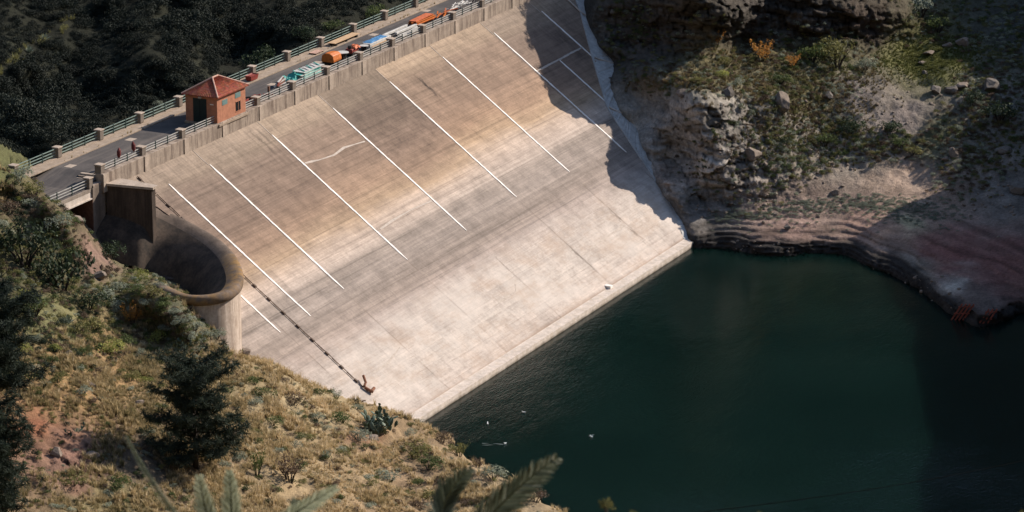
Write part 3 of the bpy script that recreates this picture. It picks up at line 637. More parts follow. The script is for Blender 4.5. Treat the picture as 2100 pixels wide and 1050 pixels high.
def pillar(par, x, y, z0, z1, w=.72):
    m = MB(); m.box(x - w / 2, x + w / 2, y - w / 2, y + w / 2, z0, z1 - .14); p = m.build('pillar', M['stone'], par, .03)
    m = MB(); m.box(x - w / 2 - .07, x + w / 2 + .07, y - w / 2 - .07, y + w / 2 + .07, z1 - .139, z1); m.build('pillar_cap', M['cap'], p, .03)
def rails(par, x0, y0, x1, y1, zb, zt, mat, n=3):
    a = np.array([x0, y0]); c = np.array([x1, y1]); m = MB()
    for k in range(n):
        z = zb + (zt - zb) * (k + 1) / n - .04; m.bar((*a, z), (*c, z), .06, .07)
    m.build('rail', mat, par)
    for k in (1, 2):
        q = a + (c - a) * k / 3; m = MB(); m.box(q[0] - .055, q[0] + .055, q[1] - .055, q[1] + .055, zb - .02, zt + .06); m.build('rail_post', M['post'], par, .01)
UPX = [-22.6 + 7.5 * k for k in range(0, 15)]
def railings():
    t = thing('parapet', 'stained concrete parapet wall with pillars and pale rails above the dam face', 'parapet wall', (-22.6, 0, -2))
    o = np.array([-22.6, 0, -2])
    m = MB(); m.box(-.4, 122, -.62, .26, -.35, 1.53); m.build('wall', M['wall'], t, .03)
    for k, x in enumerate(UPX):
        m = MB(); m.box(x + 22.6 - .42, x + 22.6 + .42, -.70, -.623, -.3, 1.50); m.build('buttress', M['cap'], t)
    for k, x in enumerate(UPX):
        if k == 3: pillar(t, x + 22.6 - .1, 0, 1.53, 2.42)
        else: pillar(t, x + 22.6, 0, 1.53, 2.42)
        if k < len(UPX) - 1: rails(t, x + 22.6 + .36, -.05, x + 22.6 + 7.14, -.05, 1.53, 2.28, M['rail_w'])
    t2 = thing('railing', 'pale green railing with stone pillars along the wooded side of the road', 'railing', (-26.6, 7.25, RZ))
    X2 = [-26.6 + 7.6 * k for k in range(0, 15)]
    m = MB(); m.box(-.4, 112, -.26, .2, -1.6, .18); m.build('plinth', M['walk'], t2, .02)
    for k, x in enumerate(X2):
        pillar(t2, x + 26.6, 0, .18, 1.24, .68)
        if k < len(X2) - 1: rails(t2, x + 26.6 + .34, 0, x + 26.6 + 7.26, 0, .2, 1.1, M['rail'])
railings()

# ---- two dark red discs on the railing posts
M['maroon'] = plain('dark_red_cloth', (.12, .022, .02), .8, .4, 5)
def red_bundle(px, py, rz, label):
    p = at(px, py, .75); t = MB(); n = 18; V = []; F = []
    for j in range(9):
        a = -math.pi / 2 + math.pi * j / 8
        for i in range(n):
            b = 2 * math.pi * i / n; r = 1 + .16 * vnoise(np.array([i * .9 + px, j * .8, 1.0])) + .08 * vnoise(np.array([i * 2.1, j * 1.9, 5.0]))
            V.append((.29 * r * math.cos(a) * math.cos(b) + .22 * math.sin(a) * .5, .2 * r * math.cos(a) * math.sin(b), .46 * r * math.sin(a)))
    for j in range(8):
        for i in range(n): F.append((j * n + i, j * n + (i + 1) % n, (j + 1) * n + (i + 1) % n, (j + 1) * n + i))
    t.add(V, F); o = t.build('red_bundle', M['maroon'], None, 0, True); o.location = (p[0], -.05, .72); o.rotation_euler = (0, 0, rz)
    tag(o, label, 'cloth bundle')
red_bundle(240, 312, .3, 'very dark red rounded bundle on the railing post, the lower one nearer the stairs')
red_bundle(268, 299, .9, 'dark red rounded bundle with a pale edge on the railing post nearer the guard house')

# ---- guard house
def tile_mat():
    t = NT('red_clay_tiles'); v = t.coord('Object'); x, y, z = t.sep(v)[:3]
    n = t.noise(v, 2.0, 5, .65); c = t.mix(t.ramp(n, [(.3, 0), (.7, 1)]), (.30, .078, .045), (.60, .19, .11))
    rowl = t.math('FRACT', t.math('MULTIPLY', z, 6.5)); c = t.mix(t.ramp(rowl, [(0, .55), (.25, 0)]), c, (.07, .022, .018))
    vb = t.voro(v, 3.5, 'Color'); c = t.mix(.3, c, t.mix(1.0, c, vb, 'MULTIPLY'))
    return t.fin(c, .8, t.bump(rowl, .6, .06), .2)
def house():
    M['tile'] = tile_mat(); M['ochre'] = conc_mat('terracotta_wall_paint', (.42, .185, .11), .35, (.27, .11, .07), 1.6); M['door'] = plain('dark_teal_door_paint', (.008, .02, .022), .5, .2)
    M['teal'] = plain('grey_teal_shutter', (.13, .21, .20), .6, .15); M['dark'] = plain('dark_glass', (.012, .014, .016), .25, .2); M['ridge'] = plain('pale_ridge_tile', (.55, .34, .26), .8, .2)
    A = at(380, 250, RZ); x0, y1 = float(A[0]) - .15, 3.3; L, Wd, H = 5.7, 3.75, 3.05; y0 = y1 - Wd
    t = thing('guard_house', 'small terracotta guard house with red hipped tile roof on the crest road', 'house', (x0 + L / 2, y1 - Wd / 2, RZ))
    hx, hy = L / 2, Wd / 2
    m = MB(); m.box(-hx, hx, -hy, hy, 0, H); w = m.build('wall', M['ochre'], t)
    m = MB(); m.box(-hx - .12, hx + .12, -hy - .32, hy + .1, -.02, .22); m.build('base_course', M['walk'], t, .02)
    # roof with eaves, each slope rippled by rows of barrel tiles
    e = .3; zr = H + .02; top = H + 1.35; rl = (L - Wd) / 2
    m = MB(); c = [(-hx - e, -hy - e), (hx + e, -hy - e), (hx + e, hy + e), (-hx - e, hy + e)]; R0, R1 = (-rl * .55, 0, top), (rl * .55, 0, top)
    def slope(a, b, ra, rb):
        n = max(10, int(np.linalg.norm(np.array(b) - np.array(a)) / .055)); V = []; F = []
        nn = np.cross(np.array(b) - np.array(a), np.array(ra) - np.array(a)); nn = nn / np.linalg.norm(nn)
        for i in range(n + 1):
            u = i / n; p = np.array(a) * (1 - u) + np.array(b) * u; q = np.array(ra) * (1 - u) + np.array(rb) * u
            h = .045 * abs(math.sin(u * n * .055 / .22 * math.pi))
            for k in range(9): V.append(p * (1 - k / 8) + q * (k / 8) + nn * (h + .0))
        for i in range(n):
            for k in range(8): F.append((i * 9 + k, (i + 1) * 9 + k, (i + 1) * 9 + k + 1, i * 9 + k + 1))
        m.add(V, F)
    q = [(x, y, zr) for x, y in c]
    slope(q[0], q[1], R0, R1); slope(q[1], q[2], R1, R1); slope(q[2], q[3], R1, R0); slope(q[3], q[0], R0, R0)
    m.add([(x, y, zr - .06) for x, y in c] + [(x, y, zr + .0) for x, y in c], [(3, 2, 1, 0), (0, 1, 5, 4), (1, 2, 6, 5), (2, 3, 7, 6), (3, 0, 4, 7)])
    roof = m.build('roof', M['tile'], t)
    m = MB()
    for a, b in ((q[0], R0), (q[3], R0), (q[1], R1), (q[2], R1), (R0, R1)): m.tube([np.array(a) + [0, 0, .04], np.array(b) + [0, 0, .05]], .085, 8)
    m.build('ridge_tiles', M['ridge'], roof)
    m = MB(); m.box(-hx - .035, -hx + .02, -hy + 1.25, -hy + 2.85, .02, 2.72); d = m.build('door', M['door'], t, .01)
    m = MB(); m.box(-hx - .05, -hx - .036, -hy + 2.03, -hy + 2.06, .02, 2.72); m.build('door_seam', M['dark'], d)
    m = MB(); m.box(-hx - .3, -hx - .003, -hy + 1.72, -hy + 2.1, 2.78, 2.98); m.build('lamp', M['cap'], t, .03)
    m = MB(); m.box(-hx - .04, -hx - .003, -hy + .42, -hy + .82, 2.18, 2.28); m.build('wall_plate', M['strip'], t, .005)
    m = MB(); m.box(-hx + 1.0, -hx + 2.05, -hy - .03, -hy + .01, 1.95, 2.5); m.build('shutter', M['teal'], t, .01)
    m = MB(); m.box(-hx + 3.6, -hx + 4.7, -hy - .03, -hy + .01, 2.12, 2.66); m.build('shutter', M['teal'], t, .01)
    m = MB(); m.box(-hx + 3.7, -hx + 4.65, -hy - .03, -hy + .01, .75, 1.72); wn = m.build('window', M['dark'], t, .01)
    m = MB()
    for a in ((3.64, 4.71, .69, .75), (3.64, 4.71, 1.72, 1.78)): m.box(-hx + a[0], -hx + a[1], -hy - .06, -hy - .031, a[2], a[3])
    m.box(-hx + 4.15, -hx + 4.2, -hy - .05, -hy - .031, .75, 1.72); m.build('window_frame', M['ochre'], wn)
house()

# ================================================================== SPILLWAY, BRIDGE, PIPE
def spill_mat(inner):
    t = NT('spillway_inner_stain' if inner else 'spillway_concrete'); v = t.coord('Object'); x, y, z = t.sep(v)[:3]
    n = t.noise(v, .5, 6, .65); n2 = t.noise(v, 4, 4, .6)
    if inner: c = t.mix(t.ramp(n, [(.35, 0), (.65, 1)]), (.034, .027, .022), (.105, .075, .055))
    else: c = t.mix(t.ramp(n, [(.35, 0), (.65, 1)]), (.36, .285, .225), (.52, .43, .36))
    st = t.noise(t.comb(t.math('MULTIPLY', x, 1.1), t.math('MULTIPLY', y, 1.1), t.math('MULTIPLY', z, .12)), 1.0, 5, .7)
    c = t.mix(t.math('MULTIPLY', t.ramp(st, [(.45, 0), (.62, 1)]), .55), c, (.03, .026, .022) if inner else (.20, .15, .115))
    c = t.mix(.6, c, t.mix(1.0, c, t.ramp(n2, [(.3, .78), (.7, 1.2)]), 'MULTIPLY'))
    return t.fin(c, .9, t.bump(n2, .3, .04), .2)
def rim_mat():
    t = NT('spillway_rim_concrete'); v = t.coord('Object'); n = t.noise(v, .45, 5, .65); n2 = t.noise(v, 3.5, 4, .65); x, y, z = t.sep(v)[:3]
    c = t.mix(t.ramp(n, [(.3, 0), (.7, 1)]), (.075, .057, .045), (.18, .135, .105))
    # ochre lichen towards the nose
    lich = t.math('MULTIPLY', t.ramp(t.math('DIVIDE', t.math('ADD', y, 7.5), 8.5), [(0, 0), (.3, 1), (.65, 1), (1, 0)]), t.ramp(t.noise(v, 1.1, 5, .7), [(.40, 0), (.60, .6)]))
    c = t.mix(lich, c, (.30, .165, .045))
    c = t.mix(.7, c, t.mix(1.0, c, t.ramp(n2, [(.3, .72), (.7, 1.2)]), 'MULTIPLY'))
    return t.fin(c, .9, t.bump(n2, .35, .04), .2)
def spillway():
    t = thing('spillway', 'horseshoe shaped concrete spillway bowl with a thick rounded rim beside the dam face', 'spillway', (-28, -14, -12))
    O = np.array([-28, -14, -12.0])
    K = np.array([at(*q) for q in [(318, 424, -4.4), (350, 438, -5.2), (400, 463, -6.05), (440, 487, -6.5), (468, 512, -6.75), (484, 538, -6.85), (490, 562, -6.85), (484, 582, -6.85), (464, 597, -6.85), (430, 605, -6.85), (385, 606, -6.85), (352, 596, -6.85), (318, 580, -6.85)]])
    K = np.concatenate([np.array([(-19.9, .9, -3.7), (-19.5, -1.0, -3.8), (-19.0, -2.8, -4.1)]), K])
    # smooth curve through the points
    n = 90; u = np.linspace(0, len(K) - 1, n); C = []
    for a in u:
        i = min(int(a), len(K) - 2); f = a - i; p0, p1, p2, p3 = K[max(i - 1, 0)], K[i], K[i + 1], K[min(i + 2, len(K) - 1)]
        C.append(.5 * (2 * p1 + (p2 - p0) * f + (2 * p0 - 5 * p1 + 4 * p2 - p3) * f * f + (3 * p1 - p0 - 3 * p2 + p3) * f ** 3))
    C = np.array(C)
    for _ in range(6): C[1:-1] = (C[:-2] + 2 * C[1:-1] + C[2:]) / 4
    T = np.gradient(C, axis=0); T[:, 2] = 0; T /= np.linalg.norm(T, axis=1)[:, None]
    N = np.stack([-T[:, 1], T[:, 0], 0 * T[:, 0]], 1)              # to the side
    ctr = np.array([-27, -11, 0]); 
    if ((ctr - C[45]) @ N[45]) < 0: N = -N                        # inward
    for _ in range(150): N[1:-1] = (N[:-2] + 2 * N[1:-1] + N[2:]) / 4
    N /= np.linalg.norm(N, axis=1)[:, None]
    def sweep(prof, name, mat, rng=(0, n)):
        V = []; F = []; k = len(prof); rows = range(*rng)
        for i in rows:
            for o, z in prof:
                w = (1 + .28 * (1 + math.cos(math.pi * min(1, i / 62)))) if o > 1.2 else 1; V.append(C[i] + N[i] * o * w + np.array([0, 0, z]) - O)
        for i in range(len(rows) - 1):
            for j in range(k - 1): F.append((i * k + j, (i + 1) * k + j, (i + 1) * k + j + 1, i * k + j + 1))
        m = MB(); m.add(V, F); return m.build(name, mat, t, 0, True)
    rim = [(-.16, -.95), (-.42, -.78), (-.47, -.45), (-.40, -.17), (-.22, -.03), (0, 0), (.3, -.03), (.7, -.16), (1.2, -.45)]
    sweep(rim, 'rim', rim_mat())
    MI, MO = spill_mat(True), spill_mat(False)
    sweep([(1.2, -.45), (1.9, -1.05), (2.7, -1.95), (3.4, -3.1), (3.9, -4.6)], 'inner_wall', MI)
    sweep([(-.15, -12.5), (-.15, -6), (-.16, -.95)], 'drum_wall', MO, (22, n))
    # floor of the trough with a low step
    m = MB(); P = [C[i] + N[i] * 2.3 for i in range(10, n, 3)]; V = [(p[0] - O[0], p[1] - O[1], -10.6 - O[2]) for p in P] + [(-34 - O[0], -2 - O[1], -10.6 - O[2]), (-22 - O[0], -1 - O[1], -10.6 - O[2])]
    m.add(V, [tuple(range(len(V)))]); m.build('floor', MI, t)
    a, b = at(322, 571, -10.2), at(418, 566, -10.2); m = MB(); m.bar(a - O, b - O, 2.2, .5); m.build('floor_step', spill_mat2(), t, .05)
    # wing wall that stands out from the dam at the back of the bowl
    t2 = thing('wing_wall', 'dark shaded concrete wing wall between the bridge pier and the spillway bowl', 'wing wall', (-22, -3, -8))
    w = np.array([-22, -3, -8.0]); m = MB()
    V = [(-22.4, -.55, -1.72), (-21.75, -5.3, -1.72), (-21.1, -5.3, -1.72), (-20.6, -.9, -1.72)]; V = V + [(x, y, -11.5) for x, y, z in V]
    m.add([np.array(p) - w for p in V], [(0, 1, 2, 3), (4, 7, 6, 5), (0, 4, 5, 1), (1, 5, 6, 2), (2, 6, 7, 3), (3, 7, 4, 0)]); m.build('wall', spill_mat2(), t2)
    m = MB(); V = [(-22.6, -.62, -1.72), (-21.9, -5.55, -1.72), (-20.9, -5.5, -1.72), (-20.3, -.8, -1.72)]
    V = [(x, y, -1.717) for x, y, z in V] + [(x, y, -1.48) for x, y, z in V]
    m.add([np.array(p) - w for p in V], [(3, 2, 1, 0), (4, 5, 6, 7), (0, 1, 5, 4), (1, 2, 6, 5), (2, 3, 7, 6), (3, 0, 4, 7)]); m.build('coping', M['cap'], t2)
def spill_mat2(): return conc_mat('shaded_wall_concrete', (.085, .062, .048), .7, (.035, .027, .022))  # base darkened to stand in for the wing wall's shade, plus run-off streaks
spillway()
def bridge():
    t = thing('bridge', 'short concrete road bridge with a pale railing left of the wing wall', 'bridge', (-28, 0, -1)); O = np.array([-28, 0, -1.0])
    BZ = -1.5 + 1                                                   # the bridge lies lower than the crest road
    m = MB(); m.box(-33 + 28, -24.62 + 28, -.3, 7.6, BZ - .34, BZ - .02); m.build('deck', M['conc'], t)
    for y in (-.1, 2.4, 4.6, 6.9):
        m = MB(); m.box(-33 + 28, -24.62 + 28, y - .17, y + .2, BZ - .95, BZ - .341); m.box(-33 + 28, -24.62 + 28, y - .28, y + .3, BZ - 1.08, BZ - .951); m.build('girder', M['conc_pale'] if y < 0 else M['conc'], t)
    # pier: the end wall of the dam under the bridge
    m = MB(); m.box(-24.6 + 28, -22.5 + 28, -.42, 3.0, -11, BZ - .02); m.build('pier', conc_mat('pier_concrete', (.22, .175, .14), .6, (.09, .07, .055)), t, .03)
    m = MB(); m.box(-24.66 + 28, -24.605 + 28, -.40, 8, -11, BZ - 1.09); m.build('pier_lining', plain('red_brown_stained_wall', (.13, .065, .045), .9, .3), t)
    m = MB(); m.box(-38 + 28, -24.62 + 28, 9, 9.5, -14, -.9); m.build('channel_back', M['stone'], t)
    m = MB(); m.box(-40 + 28, -21 + 28, -12, 14, -10.8, -10.4); m.build('channel_floor', M['stone'], t)
    for k in range(5):
        m = MB(); m.box(-24.1 + 28 + .34 * k, -24.1 + 28 + .34 * k + .36, .42, 2.2, BZ - .3, BZ + .02 + .15 * (k + 1)); m.build('step', M['walk'] if k % 2 else M['cap'], t)
    m = MB(); m.box(-24.5 + 28, -22.15 + 28, -.42, .4, BZ - .018, BZ + .25); m.build('end_block', M['wall'], t, .03)
    pillar(t, -24.7 + 28, .0, BZ - .01, BZ + 1.1, .66)
    rails(t, -25.05 + 28, -.05, -32.8 + 28, -.05, BZ + .05, BZ + .9, M['rail_w'])
bridge()
def pipe():
    t = thing('drain_pipe', 'dark rusty clamped pipe running straight down the dam face beside the spillway', 'pipe', tuple(face(-17.2, 16))); O = face(-17.2, 16)
    M['rust'] = plain('dark_rust', (.12, .082, .06), .8, .4, 4); M['orust'] = plain('orange_rust', (.20, .085, .045), .8, .3, 4)
    rng = random.Random(4)
    for a, b in ((.2, 2.2), (2.9, 6.0), (9.5, 31.2)):
        m = MB(); k = a; pts = []
        while k <= b: pts.append(face(-17.2 + .02 * rng.uniform(-1, 1), k, .11 + .02 * rng.uniform(-1, 1)) - O); k += .6
        m.tube(pts, .04, 8); m.build('pipe_run', M['rust'], t)
    s = .35; i = 0
    while s < 31.2:
        if not 6.3 < s < 9.4:
            m = MB(); w = .2 + .06 * rng.random(); big = i % 2 == 0
            m.bar(face(-17.2, s, .10) - O, face(-17.2, s + (.46 if big else .9), .10) - O, (.26 if big else .12), (.16 if big else .08), tuple(FN)); m.build('pipe_clamp', M['rust'], t, .03)
        s += .92 if i % 2 == 0 else 1.05; i += 1
    m = MB(); m.tube([face(-17.2, 31.1, .25) - O, face(-16.75, 30.9, .4) - O, face(-16.3, 30.2, .5) - O], .13, 10); m.build('outlet_elbow', M['orust'], t)
    m = MB(); m.tube([face(-17.2, 31.2, .2) - O, face(-16.9, 32.1, .25) - O], .14, 10); m.tube([face(-16.95, 31.9, .25) - O, face(-16.3, 31.8, .3) - O], .16, 10); m.build('valve', M['orust'], t)
pipe()

# ================================================================== THINGS LYING ON THE CREST ROAD
def paint(name, c, rough=.55, var=.2): return plain(name, c, rough, var, 2.5)
P_ = dict(orange=paint('orange_paint', (0.484, 0.133, 0.023)), rustor=paint('rusty_orange_steel', (.50, .13, .05), .7, .35), white=paint('chalky_white', (0.515, 0.491, 0.452)), teal=paint('turquoise_sheet', (0.039, 0.281, 0.242), .6, .35), tealp=paint('pale_turquoise_sheet', (.34, .56, .50), .6, .3),
          blue=paint('blue_tarpaulin', (0.078, 0.211, 0.390), .5, .25), dark=paint('dark_iron', (.025, .023, .022)), red=paint('dark_red_iron', (.24, .04, .028), .7, .4), wood=paint('raw_planks', (.50, .33, .19), .8, .2), pink=paint('pale_pinkish_board', (.48, .30, .23), .8), brown=paint('brown_timber', (.16, .085, .055), .8, .4))
def crumple(x0, y0, L, W, H, seed, nx=22, ny=10):
    V = []; F = []
    for j in range(ny + 1):
        for i in range(nx + 1):
            u, v = i / nx, j / ny; p = np.array([u * L, v * W, seed])
            e = min(1, 6 * min(u, 1 - u, v, 1 - v)); z = H * e * (.62 + .5 * vnoise(p * 1.9) + .3 * vnoise(p * 4.3)); V.append((x0 + u * L + .12 * vnoise(p * 3 + 5), y0 + v * W + .1 * vnoise(p * 3 + 9), max(z, .01)))
    for j in range(ny):
        for i in range(nx): a = j * (nx + 1) + i; F.append((a, a + 1, a + nx + 2, a + nx + 1))
    return V, F
def debris():
    z = RZ + .005
    # turquoise sheets
    t = thing('sheet_pile', 'crumpled turquoise sheets heaped on the crest road right of the guard house', 'sheets', (19.0, 2.6, z)); m = MB(); m.add(*crumple(-1.1, -.7, 2.5, 1.5, .62, 1)); m.build('sheet', P_['teal'], t)
    m = MB(); m.add(*crumple(.7, -.3, 1.3, 1.0, .95, 2)); m.build('folded_sheet', P_['teal'], t)
    t = thing('panel_stack', 'stack of pale turquoise and white panels on the road before the orange container', 'panel stack', (22.6, 2.4, z)); r = random.Random(3)
    for k in range(9):
        m = MB(); a = r.uniform(-.12, .12); x = r.uniform(-.5, .4); m.box(-2.2 + x, 2.2 + x, -.75 + r.uniform(-.1, .1), .6 + r.uniform(-.2, .1), .08 * k, .08 * k + .06, a); m.build('panel', P_['tealp'] if k % 3 == 1 else P_['white'] if k % 3 else P_['teal'], t)
    for k in range(5):
        m = MB(); x = -1.6 + k * .8; m.bar((x, -.6, .73), (x + .7, .5, .80), .14, .05); m.build('batten', P_['white'] if k % 2 else P_['teal'], t)
    # maroon frame and timbers next to the house
    t = thing('timber_heap', 'heap of brown and pale timbers leaning together on the road left of the turquoise sheets', 'timber heap', (16.6, 2.3, z))
    for k in range(8):
        m = MB(); a = r.uniform(-.5, .5); L = r.uniform(.7, 1.2); h = .06 + .09 * k; m.bar((-L * math.cos(a), -L * math.sin(a) * .5, h), (L * math.cos(a), L * math.sin(a) * .5, h + r.uniform(-.03, .25)), .16, .1); m.build('timber', [P_['brown'], P_['white'], P_['red']][k % 3], t)
    t = thing('scrap_heap', 'low heap of dark red iron scrap on the road right beside the guard house', 'scrap heap', (10.3, 1.7, z))
    for k in range(13):
        m = MB(); a = r.uniform(0, 6.3); x, y = r.uniform(-1.9, 1.9), r.uniform(-.5, .5); L = r.uniform(.3, .6); m.bar((x - L * math.cos(a), y - L * math.sin(a), .1 + .3 * r.random()), (x + L * math.cos(a), y + L * math.sin(a), .1 + .4 * r.random()), .16, .14); m.build('scrap_bar', P_['red'] if k % 3 else P_['dark'], t)
    m = MB(); m.box(2.3, 2.5, -.3, -.1, 0, .95); m.build('post', P_['brown'], t)
    # orange skip
    t = thing('skip', 'bright orange rounded container standing on the road beside the parapet', 'container', (28.0, 2.4, z))
    V = []; sec = [(-.75, .35), (-.78, .6), (-.66, 1.12), (-.3, 1.34), (.3, 1.34), (.66, 1.12), (.78, .6), (.75, .35)]
    F = []; X = [-.95, -.9, -.3, .5, 1.15, 1.25]; S = [.86, 1, 1, .97, .86, .6]
    for x, s_ in zip(X, S):
        for y, h in sec: V.append((x, y * s_, .35 + (h - .35) * s_))
    n = len(sec)
    for i in range(len(X) - 1):
        for k in range(n): F.append((i * n + k, i * n + (k + 1) % n, (i + 1) * n + (k + 1) % n, (i + 1) * n + k))
    F += [tuple(range(n - 1, -1, -1)), tuple(range((len(X) - 1) * n, len(X) * n))]
    m = MB(); m.add(V, F); m.build('tank', P_['orange'], t, .04)
    m = MB(); m.box(-.8, .9, -.6, .6, .12, .345); m.build('chassis', P_['dark'], t)
    for x in (-.5, .6):
        for y in (-.66, .66): m = MB(); m.tube([(x, y - .08, .22), (x, y + .08, .22)], .22, 12); m.build('wheel', P_['dark'], t)
    # round pale table tops
    def table(x, y, w, h, label):
        t = thing('table', label, 'table', (x, y, z)); m = MB(); m.tube([(0, 0, h - .06), (0, 0, h)], w, 20); m.build('table_top', P_['white'], t)
        for a in range(4): m = MB(); m.tube([(w * .6 * math.cos(a * 1.57), w * .6 * math.sin(a * 1.57), 0), (w * .5 * math.cos(a * 1.57), w * .5 * math.sin(a * 1.57), h - .06)], .05, 6); m.build('leg', P_['dark'], t)
        m = MB(); m.box(-w * .45, w * .45, -w * .45, w * .45, .05, h * .7); m.build('base_box', P_['dark'], t)
    table(30.5, 2.4, .72, .8, 'pale round table standing just right of the orange container')
    table(34.6, 1.9, .5, .75, 'smaller pale round table at the near end of the blue topped stack')
    t = thing('compressor', 'small red and black machine on the road between the two pale round tables', 'machine', (32.7, 2.4, z))
    m = MB(); m.box(-.8, .8, -.45, .45, .3, .8); m.build('body', P_['red'], t, .08)
    m = MB(); m.add(*crumple(-.3, -.6, 1.3, 1.1, .4, 8, 12, 8)); o = m.build('cover', P_['rustor'], t); o.location = (0, 0, .78)
    m = MB(); m.tube([(-.5, 0, .8), (-.5, 0, 1.15)], .22, 10); m.build('engine', P_['dark'], t)
    for x in (-.5, .5): m = MB(); m.tube([(x, -.5, .25), (x, .5, .25)], .25, 12); m.build('wheel', P_['dark'], t)
    # blue topped stack
    t = thing('board_stack', 'long stack of boards under a blue tarpaulin beside the parapet', 'board stack', (38.0, 2.1, z))
    m = MB(); m.box(-2.5, 2.5, -.5, .5, .1, .72); m.build('boards', P_['white'], t, .02)
    for x in (-1.8, 0, 1.8): m = MB(); m.box(x - .1, x + .1, -.5, .5, 0, .099); m.build('bearer', P_['brown'], t)
    V, F = crumple(-2.2, -.35, 4.2, 1.0, .14, 12, 26, 8); m = MB(); m.add(V, F); o = m.build('tarpaulin', P_['blue'], t); o.location = (0, 0, .73)
    for k in range(3): m = MB(); m.bar((-2.6, -.55 - .12 * k, .2 + .14 * k), (2.5, -.5 - .1 * k, .25 + .12 * k), .1, .1); m.build('lath', P_['wood'], t)
    # long white beams
    for k, (x, y, L, lb) in enumerate([(44.1, 3.0, 5.6, 'outer one of the long pale beams lying along the road before the orange girders'), (45.2, 2.2, 5.0, 'inner one of the long pale beams lying along the road before the orange girders')]):
        t = thing('beam', lb, 'beam', (x, y, z)); m = MB(); m.box(-L / 2, L / 2, -.14, .14, .25, .52); m.build('beam_body', P_['white'], t, .02)
        for q in (-L * .35, L * .35): m = MB(); m.box(q - .1, q + .1, -.25, .25, 0, .249); m.build('bearer', P_['dark'], t)
    t = thing('rod_bundle', 'bundle of thin white rods lying close to the parapet below the long pale beams', 'rod bundle', (44.6, 1.3, z))
    for k in range(10): m = MB(); m.bar((-2.6 + r.uniform(-.5, .5), -.3 + .07 * k, .25 + .05 * (k % 4)), (2.4 + r.uniform(-.5, .5), -.3 + .065 * k, .4 + .06 * (k % 3)), .05, .05); m.build('rod', P_['white'], t)
    # orange girders
    t = thing('girder_stack', 'stack of rusty orange steel girders on the crest road', 'girders', (50.0, 2.6, z))
    for k in range(5):
        y = -.5 + .24 * k; h = .12 if k % 2 else .36; m = MB(); L = 2.3 + .2 * (k % 3)
        m.box(-L, L, y - .1, y + .1, h + .26, h + .3); m.box(-L, L, y - .02, y + .02, h + .041, h + .259); m.box(-L, L, y - .1, y + .1, h, h + .04); m.build('girder', P_['rustor'] if k % 2 else P_['orange'], t)
    m = MB(); m.box(-2.3, 2.2, -.3, .6, .68, .78, .05); m.build('girder_plate', P_['rustor'], t)
    for x in (-1.6, 1.6): m = MB(); m.box(x - .1, x + .1, -.7, .7, 0, .118); m.build('bearer', P_['dark'], t)
    t = thing('girder_scrap', 'loose orange steel offcuts strewn past the girder stack', 'steel offcuts', (54.2, 2.2, z))
    for k in range(11): m = MB(); x, y = r.uniform(-1.9, 1.9), r.uniform(-.5, .5); a = r.uniform(-.5, .5); L = r.uniform(.4, 1.0); m.bar((x - L * math.cos(a), y - L * math.sin(a), .2 + .3 * r.random()), (x + L * math.cos(a), y + L * math.sin(a), .2 + .4 * r.random()), .14, .12); m.build('offcut', P_['orange'] if k % 2 else P_['rustor'], t)
    t = thing('scaffold_heap', 'heap of white scaffold tubes and grids at the far end of the crest road', 'scaffold heap', (58.6, 2.3, z))
    for k in range(26):
        m = MB(); x, y = r.uniform(-2.2, 2.2), r.uniform(-.6, .6); a = r.gauss(0, .35); L = r.uniform(.5, 1.5); h = .15 + .5 * r.random(); m.tube([(x - L * math.cos(a), y - L * math.sin(a), h), (x + L * math.cos(a), y + L * math.sin(a), h + r.uniform(-.1, .3))], .045, 6); m.build('scaffold_tube', P_['white'], t)
    t = thing('mixer', 'small dark machine standing beyond the white scaffold heap', 'machine', (62.8, 2.2, z)); m = MB(); m.tube([(-.5, 0, .7), (0, 0, .75), (.5, 0, .8)], [.25, .42, .3], 12); m.build('drum', P_['dark'], t)
    m = MB(); m.bar((-.5, -.3, 0), (.2, 0, .6), .08, .08); m.bar((-.5, .3, 0), (.2, 0, .6), .08, .08); m.bar((.6, 0, 0), (.2, 0, .6), .08, .08); m.build('frame', P_['dark'], t)
    # on the far pavement
    t = thing('plank_bench', 'wide raw plank deck lying on dark bearers on the far pavement by the railing', 'planks', (37.8, 6.25, RZ + .135))
    for k in range(4): m = MB(); m.box(-2.9, 2.9, -.5 + .25 * k + .005, -.5 + .25 * k + .245, .3, .36); m.build('plank', P_['wood'], t)
    for x in (-2.4, 0, 2.4): m = MB(); m.box(x - .12, x + .12, -.45, .45, 0, .299); m.build('bearer', P_['dark'], t)
    t = thing('pallet', 'pinkish flat board pallet on the far pavement left of the plank deck', 'pallet', (31.4, 6.2, RZ + .135))
    for k in range(5): m = MB(); m.box(-.9, .9, -.45 + .18 * k + .01, -.45 + .18 * k + .17, .12, .15); m.build('slat', P_['pink'], t)
    for x in (-.8, 0, .8): m = MB(); m.box(x - .06, x + .06, -.45, .45, 0, .119); m.build('bearer', P_['brown'], t)
    t = thing('planter', 'dark red trough on the far pavement behind the guard house roof', 'trough', (17.2, 6.2, RZ + .135)); m = MB(); m.add([(-.7, -.3, .05), (.7, -.3, .05), (.7, .3, .05), (-.7, .3, .05), (-.8, -.4, .6), (.8, -.4, .6), (.8, .4, .6), (-.8, .4, .6), (-.7, -.32, .5), (.7, -.32, .5), (.7, .32, .5), (-.7, .32, .5)],
        [(3, 2, 1, 0), (0, 1, 5, 4), (1, 2, 6, 5), (2, 3, 7, 6), (3, 0, 4, 7), (4, 5, 9, 8), (5, 6, 10, 9), (6, 7, 11, 10), (7, 4, 8, 11), (8, 9, 10, 11)]); m.build('tub', P_['red'], t)
    for x in (-.5, .5): m = MB(); m.box(x - .08, x + .08, -.25, .25, 0, .049); m.build('foot', P_['dark'], t)
debris()

